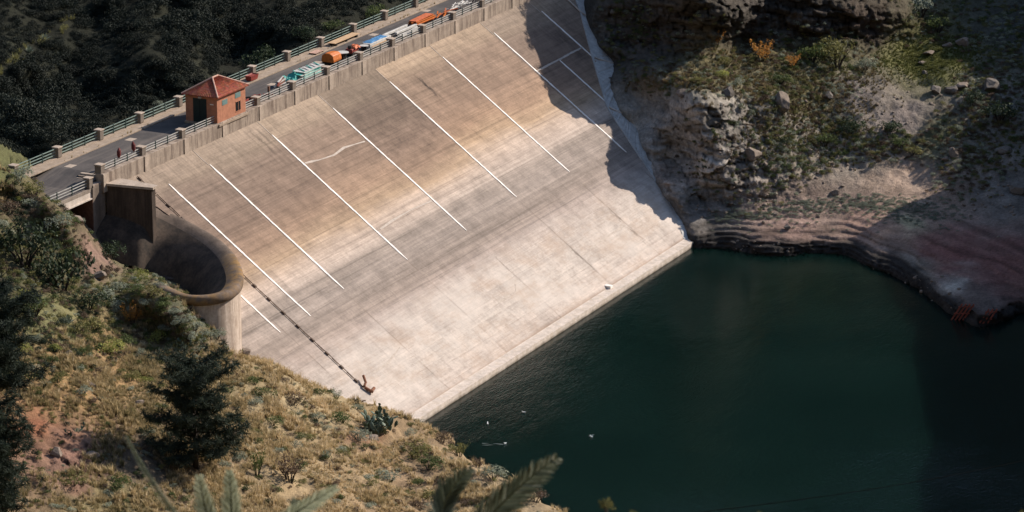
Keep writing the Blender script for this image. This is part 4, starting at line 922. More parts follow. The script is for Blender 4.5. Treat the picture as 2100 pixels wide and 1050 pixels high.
# ================================================================== RED BARS AT THE WATER INTAKE, CABLE, GULLS
def intake(p0, p1, n, spread, label):
    a = at(*p0) + HG * .9 + [0, 0, .3]; b = at(*p1) + HG * .9; t = thing('trash_rack', label, 'rack', tuple(a)); d = b - a; m0 = paint('red_oxide_steel', (.26, .07, .045), .8, .35)
    px = np.array([CR[0], CR[1], 0])
    for k in range(n):
        o = px * (k - (n - 1) / 2) * spread; m = MB(); m.bar(o, o + d, .15, .15); m.build('rack_bar', m0, t)
    for f in (.12, .42): m = MB(); m.bar(d * f - px * spread * n / 2, d * f + px * spread * n / 2, .1, .1); m.build('cross_bar', m0, t)
intake((1983, 624, -22.2), (1952, 664, -24.6), 4, .42, 'rusty red rack of slanting bars at the water edge, the wider left one')
intake((2034, 634, -22.3), (2000, 678, -24.8), 3, .42, 'rusty red rack of three slanting bars at the water edge, right of the wider rack')
def cable():
    m = MB(); a = atd(1380, 1056, 62); b = atd(2300, 893, 100); pts = []
    for i in range(25):
        u = i / 24; p = a * (1 - u) + b * u; p[2] -= .25 * (1 - (2 * u - 1) ** 2) - .0; pts.append(p)
    m.tube(pts, .008, 6); tag(m.build('cable', NT('black_cable').fin((.004, .004, .004), 1.0, None, 0.0)), 'thin dark cable hanging across the lake at the lower right', 'cable')
cable()
def gulls():
    mw = paint('white_feathers', (.80, .79, .76), .8, .05); mg = paint('grey_wing_feathers', (.34, .35, .36), .8, .1); my = paint('yellow_bill', (.5, .3, .05))
    def gull(px, py, rz, label, wings):
        p = at(px, py, WZ); t = thing('gull', label, 'bird', tuple(p), rz, 'white gulls on the lake'); t.scale = (.5,) * 3
        m = MB(); m.tube([(-.42, 0, .2), (-.3, 0, .15), (-.1, 0, .13), (.12, 0, .15), (.22, 0, .24), (.28, 0, .36), (.36, 0, .38), (.42, 0, .36)], [.02, .08, .15, .14, .09, .075, .08, .03], 10); m.build('body', mw, t, 0, True)
        m = MB(); m.tube([(.41, 0, .36), (.5, 0, .345)], [.025, .008], 6); m.build('bill', my, t)
        for s in (-1, 1):
            m = MB()
            if wings: m.add([(.12, s * .1, .22), (-.12, s * .1, .22), (-.06, s * .5, .46), (.14, s * .45, .46), (-.12, s * .85, .40), (.12, s * .5, .49), (-.04, s * .5, .49)], [(0, 1, 2, 3), (3, 2, 4)])
            else: m.tube([(.12, s * .12, .2), (-.15, s * .13, .22), (-.5, s * .04, .24)], [.05, .07, .01], 8)
            m.build('wing', mg, t)
    gull(1000, 870, .5, 'white gull floating on the dark lake, nearest to the foot of the dam', False)
    gull(1074, 847, 2.2, 'small pale gull floating a little farther out from the grassy bank', False)
    gull(1213, 897, 1.2, 'white gull floating farthest out on the open lake', True)
    gull(1036, 911, 2.9, 'gull splashing with a pale wake on the lake just off the grassy bank', False)
    p = at(1020, 910, WZ + .012); m = MB(); V = []; F = []
    d = -np.array([CR[0], CR[1]]); e = np.array([-d[1], d[0]])
    for i in range(14):
        u = i / 13
        for s in (-1, 1):
            c = d * u * 2.2 + e * s * (.05 + .22 * u); w = .018 + .02 * math.sin(u * 9 + s)
            for k in (-1, 1): q = c + e * k * w; V.append((q[0], q[1], 0))
    for i in range(13):
        for s in (0, 2): a = i * 4 + s; F.append((a, a + 1, a + 5, a + 4))
    m.add(V, F); o = m.build('water_foam', paint('thin_grey_foam', (.20, .22, .21))); o.location = at(1036, 911, WZ + .02); tag(o, 'faint white wake trailing behind the splashing gull', 'wake', None, 'stuff')
gulls()

# ================================================================== PLANTS AND STONES
# ---- foliage builders: every leaf a small face of its own
def leaf_quads(C, N, L, W, rng, curl=.25):
    """quads at points C, roughly facing N, length L, width W"""
    n = len(C); N = N / (np.linalg.norm(N, axis=1)[:, None] + 1e-9)
    a = rng.normal(size=(n, 3)); u = np.cross(N, a); u /= np.linalg.norm(u, axis=1)[:, None] + 1e-9; v = np.cross(N, u)
    L = np.broadcast_to(np.asarray(L, float), (n,))[:, None] / 2; W = np.broadcast_to(np.asarray(W, float), (n,))[:, None] / 2
    return np.stack([C - u * L, C + v * W + N * W * curl, C + u * L, C - v * W + N * W * curl], 1)
def shrub(seed, n=420, lumps=8, leaf=.11, flat=.75, open_=.35, narrow=.55):
    """unit shrub, about 1 m across (radius 1), standing on z = 0"""
    r = np.random.default_rng(seed); ang = r.uniform(0, 6.283, lumps); rad = np.sqrt(r.uniform(0, 1, lumps)) * .62
    cen = np.stack([rad * np.cos(ang), rad * np.sin(ang), (.25 + r.uniform(0, .75, lumps) * (1 - rad * .7)) * flat], 1); cen[0] = (0, 0, .55 * flat)
    R = r.uniform(.26, .48, lumps); k = r.choice(lumps, n, p=R ** 2 / (R ** 2).sum())
    d = r.normal(size=(n, 3)); d[:, 2] = np.abs(d[:, 2]) * .9 - .15 * np.abs(r.normal(size=n)); d /= np.linalg.norm(d, axis=1)[:, None]
    C = cen[k] + d * (R[k] * (1 - open_ * r.uniform(0, 1, n) ** 2))[:, None]; C[:, 2] = np.maximum(C[:, 2], .02)
    Q = leaf_quads(C, d + .7 * r.normal(size=(n, 3)), leaf * r.uniform(.6, 1.5, n), leaf * narrow * r.uniform(.6, 1.4, n), r)
    tint = np.clip(.45 + r.normal(0, .13, lumps)[k] + r.normal(0, .12, n), 0, 1)
    return Q, tint
def twiggy(seed, n=360, h=1.0, leaf=.12):
    """loose upright shrub: sprays of leaves on rising stems"""
    r = np.random.default_rng(seed); st = 16; a = r.uniform(0, 6.283, st); lean = r.uniform(.1, .75, st); hh = r.uniform(.55, 1.0, st) * h
    k = r.integers(0, st, n); u = r.uniform(.25, 1, n) ** .7
    C = np.stack([np.cos(a[k]) * lean[k] * u, np.sin(a[k]) * lean[k] * u, hh[k] * u], 1) + r.normal(0, .05, (n, 3)); C[:, 2] = np.maximum(C[:, 2], .02)
    Q = leaf_quads(C, r.normal(size=(n, 3)) + [0, 0, .6], leaf * r.uniform(.7, 1.6, n), leaf * .4, r)
    return Q, np.clip(.45 + r.normal(0, .15, st)[k] + r.normal(0, .1, n), 0, 1)
def tuft(seed, n=24, h=1.0):
    """unit tuft of dry grass with feathery tips"""
    r = np.random.default_rng(seed); a = r.uniform(0, 6.283, n); lean = r.uniform(.08, .55, n); hh = r.uniform(.5, 1, n) * h; w = r.uniform(.014, .032, n)
    b = np.stack([r.normal(0, .09, n), r.normal(0, .09, n), np.zeros(n)], 1); d = np.stack([np.cos(a), np.sin(a), 0 * a], 1); s = np.stack([-np.sin(a), np.cos(a), 0 * a], 1)
    up = np.array([0, 0, 1.])
    m = b + d * (lean * hh * .45)[:, None] + up * (hh * .62)[:, None]; t = b + d * (lean * hh)[:, None] + up * hh[:, None] * (1 - .25 * lean)[:, None]
    Q1 = np.stack([b - s * w[:, None], b + s * w[:, None], m + s * w[:, None] * .8, m - s * w[:, None] * .8], 1)
    Q2 = np.stack([m - s * w[:, None] * .9, m + s * w[:, None] * .9, t + s * w[:, None] * .35, t - s * w[:, None] * .35], 1)
    return np.concatenate([Q1, Q2]), np.clip(np.r_[.4 + r.normal(0, .1, n), .62 + r.normal(0, .12, n)], 0, 1)
def scatter(name, protos, P, S, mat, rng, tint=None, lean=None, parent=None):
    """one mesh of many plants: a stretch nobody could count"""
    VV = []; TT = []
    which = rng.integers(0, len(protos), len(P)); yaw = rng.uniform(0, 6.283, len(P)); tint = np.zeros(len(P)) if tint is None else tint
    S = np.asarray(S, float); S = np.stack([S, S, S], 1) if S.ndim == 1 else S
    for k, (Q, t) in enumerate(protos):
        m = np.where(which == k)[0]
        if not len(m): continue
        q = Q.reshape(-1, 3); c, s = np.cos(yaw[m]), np.sin(yaw[m])
        x = q[None, :, 0] * S[m, 0][:, None]; y = q[None, :, 1] * S[m, 1][:, None]; z = q[None, :, 2] * S[m, 2][:, None]
        W = np.stack([x * c[:, None] - y * s[:, None], x * s[:, None] + y * c[:, None], z], -1) + P[m][:, None, :]
        VV.append(W.reshape(-1, 3)); TT.append(np.clip(np.repeat(t, 4)[None, :] + tint[m][:, None], 0, 1).ravel())
    V = np.concatenate(VV); T = np.concatenate(TT); F = np.arange(len(V), dtype=np.int32).reshape(-1, 4)
    return link(name, np_mesh(name, V, F, mat, False, T), parent)
def proto_mesh(name, Q, t, mat): return np_mesh(name, Q.reshape(-1, 3), np.arange(Q.shape[0] * 4, dtype=np.int32).reshape(-1, 4), mat, False, np.repeat(t, 4))
FM = dict(green=foliage('shrub_leaves_green', (0.039, 0.060, 0.021), (0.150, 0.185, 0.062)), grey=foliage('shrub_leaves_grey_green', (.13, .15, .11), (.42, .45, .34)), dark=foliage('shrub_leaves_dark', (0.015, 0.024, 0.015), (0.056, 0.082, 0.039), .2),
          olive=foliage('shrub_leaves_olive', (0.088, 0.088, 0.032), (0.283, 0.265, 0.098)), lime=foliage('shrub_leaves_yellow_green', (0.160, 0.177, 0.044), (0.442, 0.442, 0.133)), orange=foliage('shrub_leaves_orange', (.22, .10, .028), (.60, .30, .07)), brown=foliage('dry_shrub_twigs', (.075, .05, .035), (.20, .145, .10)),
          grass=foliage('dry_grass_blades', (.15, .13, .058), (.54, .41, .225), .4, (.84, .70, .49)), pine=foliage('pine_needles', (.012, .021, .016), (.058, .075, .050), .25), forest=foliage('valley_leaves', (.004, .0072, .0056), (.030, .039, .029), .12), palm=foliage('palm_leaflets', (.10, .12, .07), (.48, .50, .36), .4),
          cactus=plain('cactus_pads', (.085, .115, .075), .6, .3, 3), bark=plain('dark_bark', (.035, .027, .022), .9, .3, 4), agave=foliage('agave_leaves', (.09, .12, .09), (.24, .28, .22), .1))
SH = [shrub(100 + i, 560, 9) for i in range(5)]; TW = [twiggy(140 + i) for i in range(4)]; TU = [tuft(160 + i) for i in range(7)]; SM = [shrub(180 + i, 190, 6, .17) for i in range(5)]
SHM = {}
def shrub_thing(name, sheet, px, py, rpx, kind, label, group=None, form='shrub', hs=1.0, dep_off=0.0, cat='bush'):
    """a bush with its foot at a photo position; rpx its half width there"""
    p = sheet.at(px, py); D = proj(p)[2]; sc = 1.25 * rpx * D / FPX; CLEAR.append((px, py, rpx * 1.1)); k = (kind, form, int(px * 7 + py) % (4 if form == 'twig' else 5))
    if k not in SHM:
        Q, t = (TW if form == 'twig' else SH)[k[2]]; me = proto_mesh('foliage', Q, t, FM[kind])
        r = np.random.default_rng(k[2] + 5); m = MB()
        for i in range(6):
            a = i * 1.05 + r.uniform(-.3, .3); m.tube([(.04 * math.cos(a), .04 * math.sin(a), -.15), (.2 * math.cos(a), .2 * math.sin(a), .25), (.42 * math.cos(a), .42 * math.sin(a), .5)], [.035, .025, .008], 5)
        st = bpy.data.meshes.new('stems'); st.from_pydata(m.v, [], m.f); st.update(); st.materials.append(FM['bark']); SHM[k] = (me, st)
    t = thing(name, label, cat, p + [0, 0, -.05], (px * 1.7 + py) % 6.28, group); t.scale = (sc, sc, sc * hs)
    link('foliage', SHM[k][0], t); link('stems', SHM[k][1], t); return t
def boulder_mesh(seed, mat):
    r = np.random.default_rng(seed); bm = bmesh.new(); bmesh.ops.create_icosphere(bm, subdivisions=4, radius=1.0)
    V = np.array([v.co for v in bm.verts]); F = [tuple(v.index for v in f.verts) for f in bm.faces]; bm.free()
    for _ in range(13):
        n = r.normal(size=3); n /= np.linalg.norm(n); d = r.uniform(.5, .86); e = V @ n - d; V = V - np.maximum(e, 0)[:, None] * n
    V = V * (1 + .05 * fbm(V + seed, .35, 3, seed)[:, None]) * np.array([1, .8, .72])
    return np_mesh('boulder', V, F, mat, False)
def stone_mat(name, c):
    t = NT(name); v = t.coord('Object'); n = t.noise(v, 1.6, 6, .65); n2 = t.noise(v, 8, 4, .6)
    k = t.mix(t.ramp(n, [(.3, 0), (.7, 1)]), tuple(x * .65 for x in c), tuple(x * 1.25 for x in c)); k = t.mix(.6, k, t.mix(1.0, k, t.ramp(n2, [(.3, .75), (.7, 1.2)]), 'MULTIPLY'))
    return t.fin(k, .95, t.bump(t.math('ADD', n, n2), .5, .1), .15)
SM_GREY, SM_TAN = stone_mat('grey_boulder_stone', (.15, .13, .112)), stone_mat('tan_boulder_stone', (.22, .175, .14))
BOM = {}
def boulder(sheet, px, py, rpx, label, tan=False, flat=1.0, group=None):
    p = sheet.at(px, py); D = proj(p)[2]; sc = rpx * D / FPX; k = (int(px + py) % 6, tan)
    if k not in BOM: BOM[k] = boulder_mesh(300 + k[0], SM_TAN if tan else SM_GREY)
    o = link('boulder', BOM[k]); o.location = p + [0, 0, .35 * sc * flat]; o.scale = (sc, sc, sc * flat); o.rotation_euler = (.15 * math.sin(px), .2 * math.cos(py), px * .37)
    return tag(o, label, 'boulder', group)
def sample(sheet, dens, n, box, rng):
    """n photo positions inside box drawn in proportion to dens(px, py)"""
    X = rng.uniform(box[0], box[2], n * 6); Y = rng.uniform(box[1], box[3], n * 6); w = dens(X, Y); k = rng.uniform(0, 1, len(X)) < w
    X, Y = X[k][:n], Y[k][:n]; return X, Y, sheet.at(X, Y)
def gz(X, Y, L):
    r = 0
    for cx, cy, rx, ry, a in L: r = r + a * np.exp(-(((X - cx) / rx) ** 2 + ((Y - cy) / ry) ** 2))
    return np.clip(r, 0, 1)
def ok_left(P): return (P[:, 2] > WZ + .05) & ~(((P - FO) @ FN < .1) & (P[:, 0] > -27)) 

# ---- left slope
CLEAR = [(778, 880, 52), (152, 882, 20), (376, 700, 20), (402, 960, 22)]
def left_plants():
    r = np.random.default_rng(21)
    # low undergrowth between the shrubs
    ud = lambda X, Y: np.clip(gz(X, Y, [(60, 420, 110, 90, 1), (120, 560, 150, 90, 1), (330, 640, 130, 70, 1), (220, 690, 130, 70, .7), (430, 690, 60, 30, .8), (60, 700, 90, 90, .6)]) + .13 - gz(X, Y, [(195, 525, 22, 60, .9)]), 0, 1)
    X, Y, P = sample(LEFT, ud, 5800, (-260, 320, 1180, 1090), r); k = ok_left(P); X, Y, P = X[k], Y[k], P[k]
    mats = ['grey', 'olive', 'green', 'brown', 'dark']; g = fbm(P, 5, 2, 411) + .5 * r.normal(size=len(P)); idx = np.clip(((g + 1.2) / 2.4 * 5).astype(int), 0, 4)
    for i, mname in enumerate(mats):
        m = idx == i; S = r.uniform(.18, .6, m.sum())
        o = scatter('undergrowth', SM, P[m] - [0, 0, .05], np.stack([S, S, S * r.uniform(.7, 1.2, m.sum())], 1), FM[mname], r, .1 * r.normal(size=m.sum())); tag(o, kind='stuff')
    # bushes one can point to
    for px, py, rr, kd, hs, lb, fm in [
        (285, 572, 20, 'lime', 1.0, 'round yellow green bush at the left edge of the spillway bowl', 'shrub'), (226, 534, 38, 'dark', .8, 'wide dark bush at the foot of the wing wall', 'shrub'), (245, 592, 22, 'grey', .9, 'grey green bush just below the round yellow green bush', 'shrub'),
        (50, 545, 70, 'dark', 1.2, 'largest dark bush on the upper left slope, by the picture edge', 'shrub'), (128, 590, 66, 'dark', 1.25, 'big dark bush right below the bare reddish rock of the upper left slope', 'shrub'), (182, 632, 40, 'dark', .9, 'dark bush below the two big dark bushes, above the tall golden grass', 'shrub'),
        (70, 650, 44, 'green', .9, 'mid green bush between the edge pine and the dark bushes', 'shrub'), (195, 672, 34, 'olive', .9, 'olive bush under the dark bushes on the left slope', 'shrub'), (222, 722, 32, 'lime', .8, 'pale yellow green bush at the top of the golden grass', 'shrub'), (258, 700, 26, 'green', .8, 'small green bush beside the pale yellow green bush', 'shrub'),
        (272, 662, 26, 'orange', 1.5, 'tall golden orange tuft bush below the spillway bowl', 'twig'), (160, 738, 13, 'dark', 1.0, 'small dark round bush alone in the golden grass above the stones', 'shrub'), (172, 815, 20, 'grey', .8, 'small silvery bush in the middle of the orange grass', 'shrub'),
        (528, 975, 26, 'green', 1.9, 'upright dark green bush just right of the lone pine', 'twig'), (595, 990, 46, 'brown', 1.1, 'broad brownish thin bush right of the upright dark green bush', 'twig'), (700, 862, 30, 'green', .8, 'low green bush in pale grass above the cactus path', 'shrub'), (655, 812, 16, 'green', .9, 'small green bush on the brink in front of the white dam face', 'shrub'),
        (735, 905, 26, 'grey', .8, 'grey bush in pale grass left below the big cactus', 'shrub'), (850, 935, 34, 'olive', .9, 'olive bush right below the big cactus', 'shrub'), (905, 912, 24, 'brown', .9, 'brownish dry bush at the foot of the dam corner', 'shrub'), (942, 935, 26, 'olive', 1.1, 'yellowish leafy bush overhanging the water beyond the dam corner', 'twig'),
        (980, 960, 20, 'brown', 1.0, 'bare twiggy bush on the bank above the splashing gull', 'twig'), (1010, 985, 30, 'grey', .8, 'grey bush on the water brink left of the big palm frond', 'shrub'), (880, 960, 30, 'green', .8, 'green bush in the pale grass near the water brink', 'shrub'), (800, 980, 32, 'grey', .75, 'wide grey bush in the pale grass above the palm fronds', 'shrub'),
        (1100, 1040, 30, 'brown', .8, 'dry bush on the brink at the bottom right of the slope', 'shrub'), (900, 1030, 34, 'olive', .8, 'olive bush between the two dark palm fronds', 'shrub'), (540, 812, 26, 'green', .7, 'low green bush under the dark rocks on the brink', 'shrub'), (600, 822, 26, 'brown', .8, 'brown bush on the brink below the end of the white strips', 'shrub'),
        (100, 372, 22, 'green', .9, 'green bush at the left end of the crest road', 'shrub'), (40, 372, 30, 'grey', .9, 'grey green bush left of the crest road end', 'shrub'), (70, 400, 30, 'olive', .9, 'olive bush above the bare rock near the bridge', 'shrub'), (20, 440, 32, 'brown', .8, 'brown bush above the largest dark bush', 'shrub'), (120, 462, 30, 'grey', .8, 'grey green bush on the rock left of the bridge', 'shrub'),
        (165, 430, 16, 'green', 1.0, 'small green bush hanging on the rock right beside the bridge', 'shrub'), (300, 895, 22, 'dark', .9, 'dark low bush in the shade left of the lone pine', 'shrub'), (240, 1005, 30, 'green', .8, 'green bush low on the shaded bank in the lower left', 'shrub'), (150, 1000, 30, 'olive', .8, 'olive bush beside the lower edge pine', 'shrub')]:
        shrub_thing('bush', LEFT, px, py, rr, kd, lb, None, fm, hs)
    q = np.random.default_rng(5)
    for px, py in [(310, 612), (335, 628), (360, 640), (385, 654), (300, 630), (330, 645), (365, 660), (400, 668), (420, 660), (345, 680), (385, 690), (420, 695), (445, 700), (310, 668), (275, 600), (405, 715), (370, 712)]:
        shrub_thing('bush', LEFT, px, py, q.uniform(15, 23), ['grey', 'grey', 'olive', 'green'][int(px) % 4], 'one of the grey green bushes crowding the bank below the spillway rim', 'bushes on the bank below the spillway rim', 'shrub', q.uniform(.7, 1.0))
    for px, py in [(470, 800), (560, 870), (640, 900), (700, 940), (760, 1000), (620, 1040), (480, 900), (860, 990), (960, 1040)]:
        shrub_thing('bush', LEFT, px, py, q.uniform(16, 24), ['brown', 'olive', 'green'][int(px) % 3], 'one of the small low bushes scattered through the pale grass of the lower slope', 'small bushes scattered in the pale grass', 'shrub', q.uniform(.6, .9))
    n = 0
    while n < 64:
        px, py = q.uniform(330, 1080), q.uniform(740, 1045); P = LEFT.at(px, py)
        if not ok_left(P[None])[0] or any(abs(px - c[0]) < c[2] * .8 + 6 and abs(py - c[1]) < c[2] * .5 + 5 for c in CLEAR): continue
        n += 1; shrub_thing('bush', LEFT, px, py, q.uniform(9, 21), ['grey', 'olive', 'green', 'grey', 'brown'][n % 5], 'one of the small low bushes scattered through the pale grass of the lower slope', 'small bushes scattered in the pale grass', 'shrub' if n % 4 else 'twig', q.uniform(.6, .95))
    n = 0
    while n < 46:
        px, py = q.uniform(0, 330), q.uniform(400, 790); P = LEFT.at(px, py)
        if not ok_left(P[None])[0] or (170 < px < 225 and 470 < py < 600) or any(abs(px - c[0]) < c[2] * .7 + 5 and abs(py - c[1]) < c[2] * .45 + 5 for c in CLEAR): continue
        n += 1; shrub_thing('bush', LEFT, px, py, q.uniform(11, 25), ['grey', 'olive', 'green', 'dark', 'grey', 'lime'][n % 6], 'one of the mixed bushes covering the upper left slope left of the spillway', 'bushes covering the upper left slope', 'shrub', q.uniform(.7, 1.05))
    for px, py, rr, lb in [(160, 455, 18, 'reddish rock sticking out below the bridge beam'), (205, 560, 18, 'pale reddish rock at the foot of the bare rib left of the bowl'), (140, 735, 12, 'dark stone lying in the golden grass under the small dark bush'), (185, 800, 14, 'grey stone beside the silvery bush'), (285, 828, 14, 'grey stone in the grass left of the lone pine top'), (470, 708, 18, 'dark brown rock on the brink below the drum of the spillway'), (500, 722, 16, 'dark brown rock at the right end of the brink rocks'), (765, 905, 16, 'brown rock below the big cactus'), (115, 930, 18, 'reddish stone on the bare earth by the lower edge pine'), (190, 935, 18, 'pinkish stone on the bare earth bank')]:
        boulder(LEFT, px, py, rr, lb, True, .8)
def left_grass():
    r = np.random.default_rng(22)
    gd = lambda X, Y: np.clip(gz(X, Y, [(650, 880, 330, 170, 1), (950, 1000, 200, 80, 1), (230, 760, 170, 110, .8), (450, 800, 160, 120, .9), (560, 1000, 200, 80, .9), (200, 980, 120, 60, .35), (270, 640, 30, 40, .9), (-160, 640, 150, 330, .8)]) - gz(X, Y, [(110, 900, 70, 60, .8), (300, 960, 80, 40, .8), (120, 560, 120, 90, .9)]), 0, 1)
    X, Y, P = sample(LEFT, gd, 30000, (-260, 320, 1180, 1090), r); k = ok_left(P)
    for cx, cy, cr in CLEAR: k &= ((X - cx) / cr) ** 2 + ((Y - cy - .1 * cr) / (.55 * cr)) ** 2 > 1
    X, Y, P = X[k], Y[k], P[k]
    n1 = fbm(P, 3.2, 3, 401); S = (.38 + .42 * r.uniform(0, 1, len(P)) ** 1.5) * (1 + .55 * n1); k = S > .2; X, Y, P, S, n1 = X[k], Y[k], P[k], S[k], n1[k]
    tn = .22 * fbm(P, 2.0, 3, 407) + .22 * sstep(300, 700, X) - .14 + .10 * r.normal(size=len(P))
    o = scatter('dry_grass', TU, P - [0, 0, .05], np.stack([S * 1.1, S * 1.1, S], 1), FM['grass'], r, tn); tag(o, kind='stuff')
left_plants()
left_grass()

# ---- pines
def pine(px, py, H, seed, label, lean=(0, 0), wide=.46, low=.10):
    r = np.random.default_rng(seed); p = LEFT.at(px, py); t = thing('pine_tree', label, 'pine tree', p + [0, 0, -.1])
    m = MB(); pts = [np.array([lean[0] * u * H + .12 * math.sin(3 * u), lean[1] * u * H, u * H * .97]) for u in np.linspace(0, 1, 12)]
    m.tube(pts, [.24 * H / 9.5 * (1 - .9 * u) + .01 for u in np.linspace(0, 1, 12)], 9); m.build('trunk', FM['bark'], t, 0, True)
    Cs = []; br = MB(); nl = 54
    for i in range(nl):
        u = low + (1 - low) * (i + .5) / nl; b = np.array([np.interp(u, np.linspace(0, 1, 12), [q[k] for q in pts]) for k in range(3)])
        prof = math.sin(min(1, (1 - u) / (1 - low) * 1.45 + .36) * math.pi / 2) * (.5 + .62 * r.random()); L = wide * H * prof; a = i * 2.4 + r.uniform(-.4, .4)
        rise = .42 * L * (.2 + u); pr = None; d = np.array([math.cos(a), math.sin(a), 0]); s = np.array([-d[1], d[0], 0])
        bp = [b + d * L * w + np.array([0, 0, rise * w * w - .10 * L * w * (1 - u)]) for w in (0, .35, .7, 1)]; br.tube(bp, [.07 * H / 9.5, .05, .03, .012], 5, False)
        for w in np.linspace(.25, 1.0, max(4, int(L * 3.0))):
            c = b + d * L * w + np.array([0, 0, rise * w * w - .10 * L * w * (1 - u)])
            for q in range(3):
                if r.random() < .82: Cs.append(c + s * r.normal(0, .17 * L * (.5 + w * .5)) + np.array([0, 0, r.normal(.05, .14)]))
    for k in range(8): Cs.append(pts[-1] + r.normal(0, .22, 3))
    br.build('limbs', FM['bark'], t)
    Cs = np.array(Cs); n = 30; nc = len(Cs); d = r.normal(size=(nc, n, 3)); d[..., 2] = d[..., 2] * .8 + .25; d /= np.linalg.norm(d, axis=-1)[..., None]
    L = r.uniform(.30, .58, (nc, n, 1)) * (H / 9.5) ** .5; s = np.cross(d, r.normal(size=(nc, n, 3))); s /= np.linalg.norm(s, axis=-1)[..., None]; w = .024
    c = Cs[:, None, :]; tip = c + d * L + np.array([0, 0, -.05]); Q = np.stack([c - s * w + d * .03, c + s * w + d * .03, tip + s * w * .6, tip - s * w * .6], 2).reshape(-1, 4, 3)
    tn = np.clip(.42 + r.normal(0, .16, nc)[:, None] + r.normal(0, .12, (nc, n)), 0, 1).ravel()
    link('crown', proto_mesh('crown', Q, tn, FM['pine']), t)
pine(402, 965, 9.6, 31, 'lone dark pine tree standing in the grass of the lower left slope', (.0, .02))
pine(-8, 860, 11.5, 32, 'dark pine tree cut by the left picture edge, upper one of two', (.01, 0), .36, .22)
pine(-14, 1085, 10.5, 33, 'dark pine tree at the lower left corner of the picture', (.01, 0), .34, .15)

# ---- prickly pears, agaves
def prickly(px, py, rpx, seed, n, label):
    r = np.random.default_rng(seed); p = LEFT.at(px, py); sc = rpx * proj(p)[2] / FPX; t = thing('prickly_pear', label, 'cactus', p)
    pads = []
    for k in range(n):
        if k < n // 3: b = np.array([r.uniform(-.8, .8) * sc, r.uniform(-.5, .5) * sc, .1]); az = r.uniform(0, 6.28); tl = r.uniform(0, .9); g = 0
        else: q = pads[r.integers(0, len(pads))]; g = min(q[4] + 1, 3); b = q[1] * .85 + q[0] * .15 if r.random() < .5 else q[1]; az = r.uniform(0, 6.28); tl = r.uniform(.3, 1.35)
        L = sc * r.uniform(.30, .42) * (.93 ** g); dz = np.array([math.sin(tl) * math.cos(az), math.sin(tl) * math.sin(az), math.cos(tl)]); dz /= np.linalg.norm(dz)
        nn = np.cross(dz, np.array([math.cos(az + 1.2), math.sin(az + 1.2), .2])); nn /= np.linalg.norm(nn); ss = np.cross(dz, nn); pads.append((b, b + dz * L * .95, az, tl, g)); m = MB(); V = []; F = []; N = 12
        for j in range(9):
            u = j / 8; w = .30 * L * math.sin(math.pi * min(1, u * .93 + .07)) ** .7 * (.75 + .4 * u); h = w * .22
            for i in range(N): a = 2 * math.pi * i / N; V.append(b + dz * L * u + ss * w * math.cos(a) + nn * h * math.sin(a))
        for j in range(8):
            for i in range(N): F.append((j * N + i, j * N + (i + 1) % N, (j + 1) * N + (i + 1) % N, (j + 1) * N + i))
        F += [tuple(range(N - 1, -1, -1)), tuple(range(8 * N, 9 * N))]; m.add(V, F); m.build('pad', FM['cactus'], t, 0, True)
prickly(780, 882, 46, 41, 130, 'big spreading prickly pear cactus at the brink near the foot of the pipe')
prickly(152, 888, 26, 42, 14, 'small prickly pear cactus in the orange grass of the left slope')
prickly(376, 706, 26, 43, 16, 'small prickly pear with pale pads below the spillway drum')
def agave(px, py, rpx, sheet, label):
    p = sheet.at(px, py); sc = rpx * proj(p)[2] / FPX; r = np.random.default_rng(int(px)); Q = []
    for i in range(26):
        a = i * 2.4; e = .25 + 1.1 * (i / 26); d = np.array([math.cos(a) * math.cos(e), math.sin(a) * math.cos(e), math.sin(e)]); s = np.array([-math.sin(a), math.cos(a), 0]); L = sc * r.uniform(.8, 1.1); w = .1 * L
        Q.append([s * w * .7, -s * w * .7, d * L * .55 - s * w, d * L * .55 + s * w]); Q.append([d * L * .55 + s * w, d * L * .55 - s * w, d * L - s * w * .05, d * L + s * w * .05])
    o = link('agave', proto_mesh('agave', np.array(Q), np.clip(r.normal(.5, .15, len(Q)), 0, 1), FM['agave'])); o.location = p; tag(o, label, 'agave')
agave(140, 662, 20, LEFT, 'grey green agave rosette right of the edge pine')
agave(60, 108, 16, VALLEY, 'pale agave on the lit spur of the wooded valley side'); agave(92, 82, 15, VALLEY, 'pale agave highest on the lit spur of the valley side')

# ---- palm fronds close to the camera
def frond(par, b, mid, tip, W, mat, n=62):
    r = np.random.default_rng(int(abs(b[0] * 77)) % 999); b, mid, tip = map(np.array, (b, mid, tip)); S = lambda u: b * (1 - u) ** 2 + 2 * mid * u * (1 - u) + tip * u * u
    m = MB(); m.tube([S(u) for u in np.linspace(0, 1, 14)], [.014 * (1 - .85 * u) for u in np.linspace(0, 1, 14)], 6); st = m.build('frond_stalk', FM['palm'], par); Q = []
    for i in range(n):
        u = .08 + .92 * i / n; c = S(u); d = S(min(1, u + .03)) - S(u - .03); d /= np.linalg.norm(d); s = np.cross(d, CF); s /= np.linalg.norm(s); L = 1.35 * W * (math.sin(math.pi * (u * .8 + .16)) ** .6) * r.uniform(.9, 1.1)
        for sg in (-1, 1):
            e = d * (.95 + .7 * u) + s * sg * .62 + np.array([0, 0, -.12]) + r.normal(0, .04, 3); e /= np.linalg.norm(e); w = np.cross(e, -CF + r.normal(0, .3, 3)); w /= np.linalg.norm(w); w = w * W * .05
            Q.append([c - w * .6, c + w * .6, c + e * L * .55 + w, c + e * L * .55 - w]); Q.append([c + e * L * .55 - w, c + e * L * .55 + w, c + e * L + w * .1 + [0, 0, -.03 * L], c + e * L - w * .1 + [0, 0, -.03 * L]])
    Q = np.array(Q); link('leaflets', proto_mesh('leaflets', Q, np.clip(r.normal(.45, .15, len(Q)), 0, 1), mat), st)
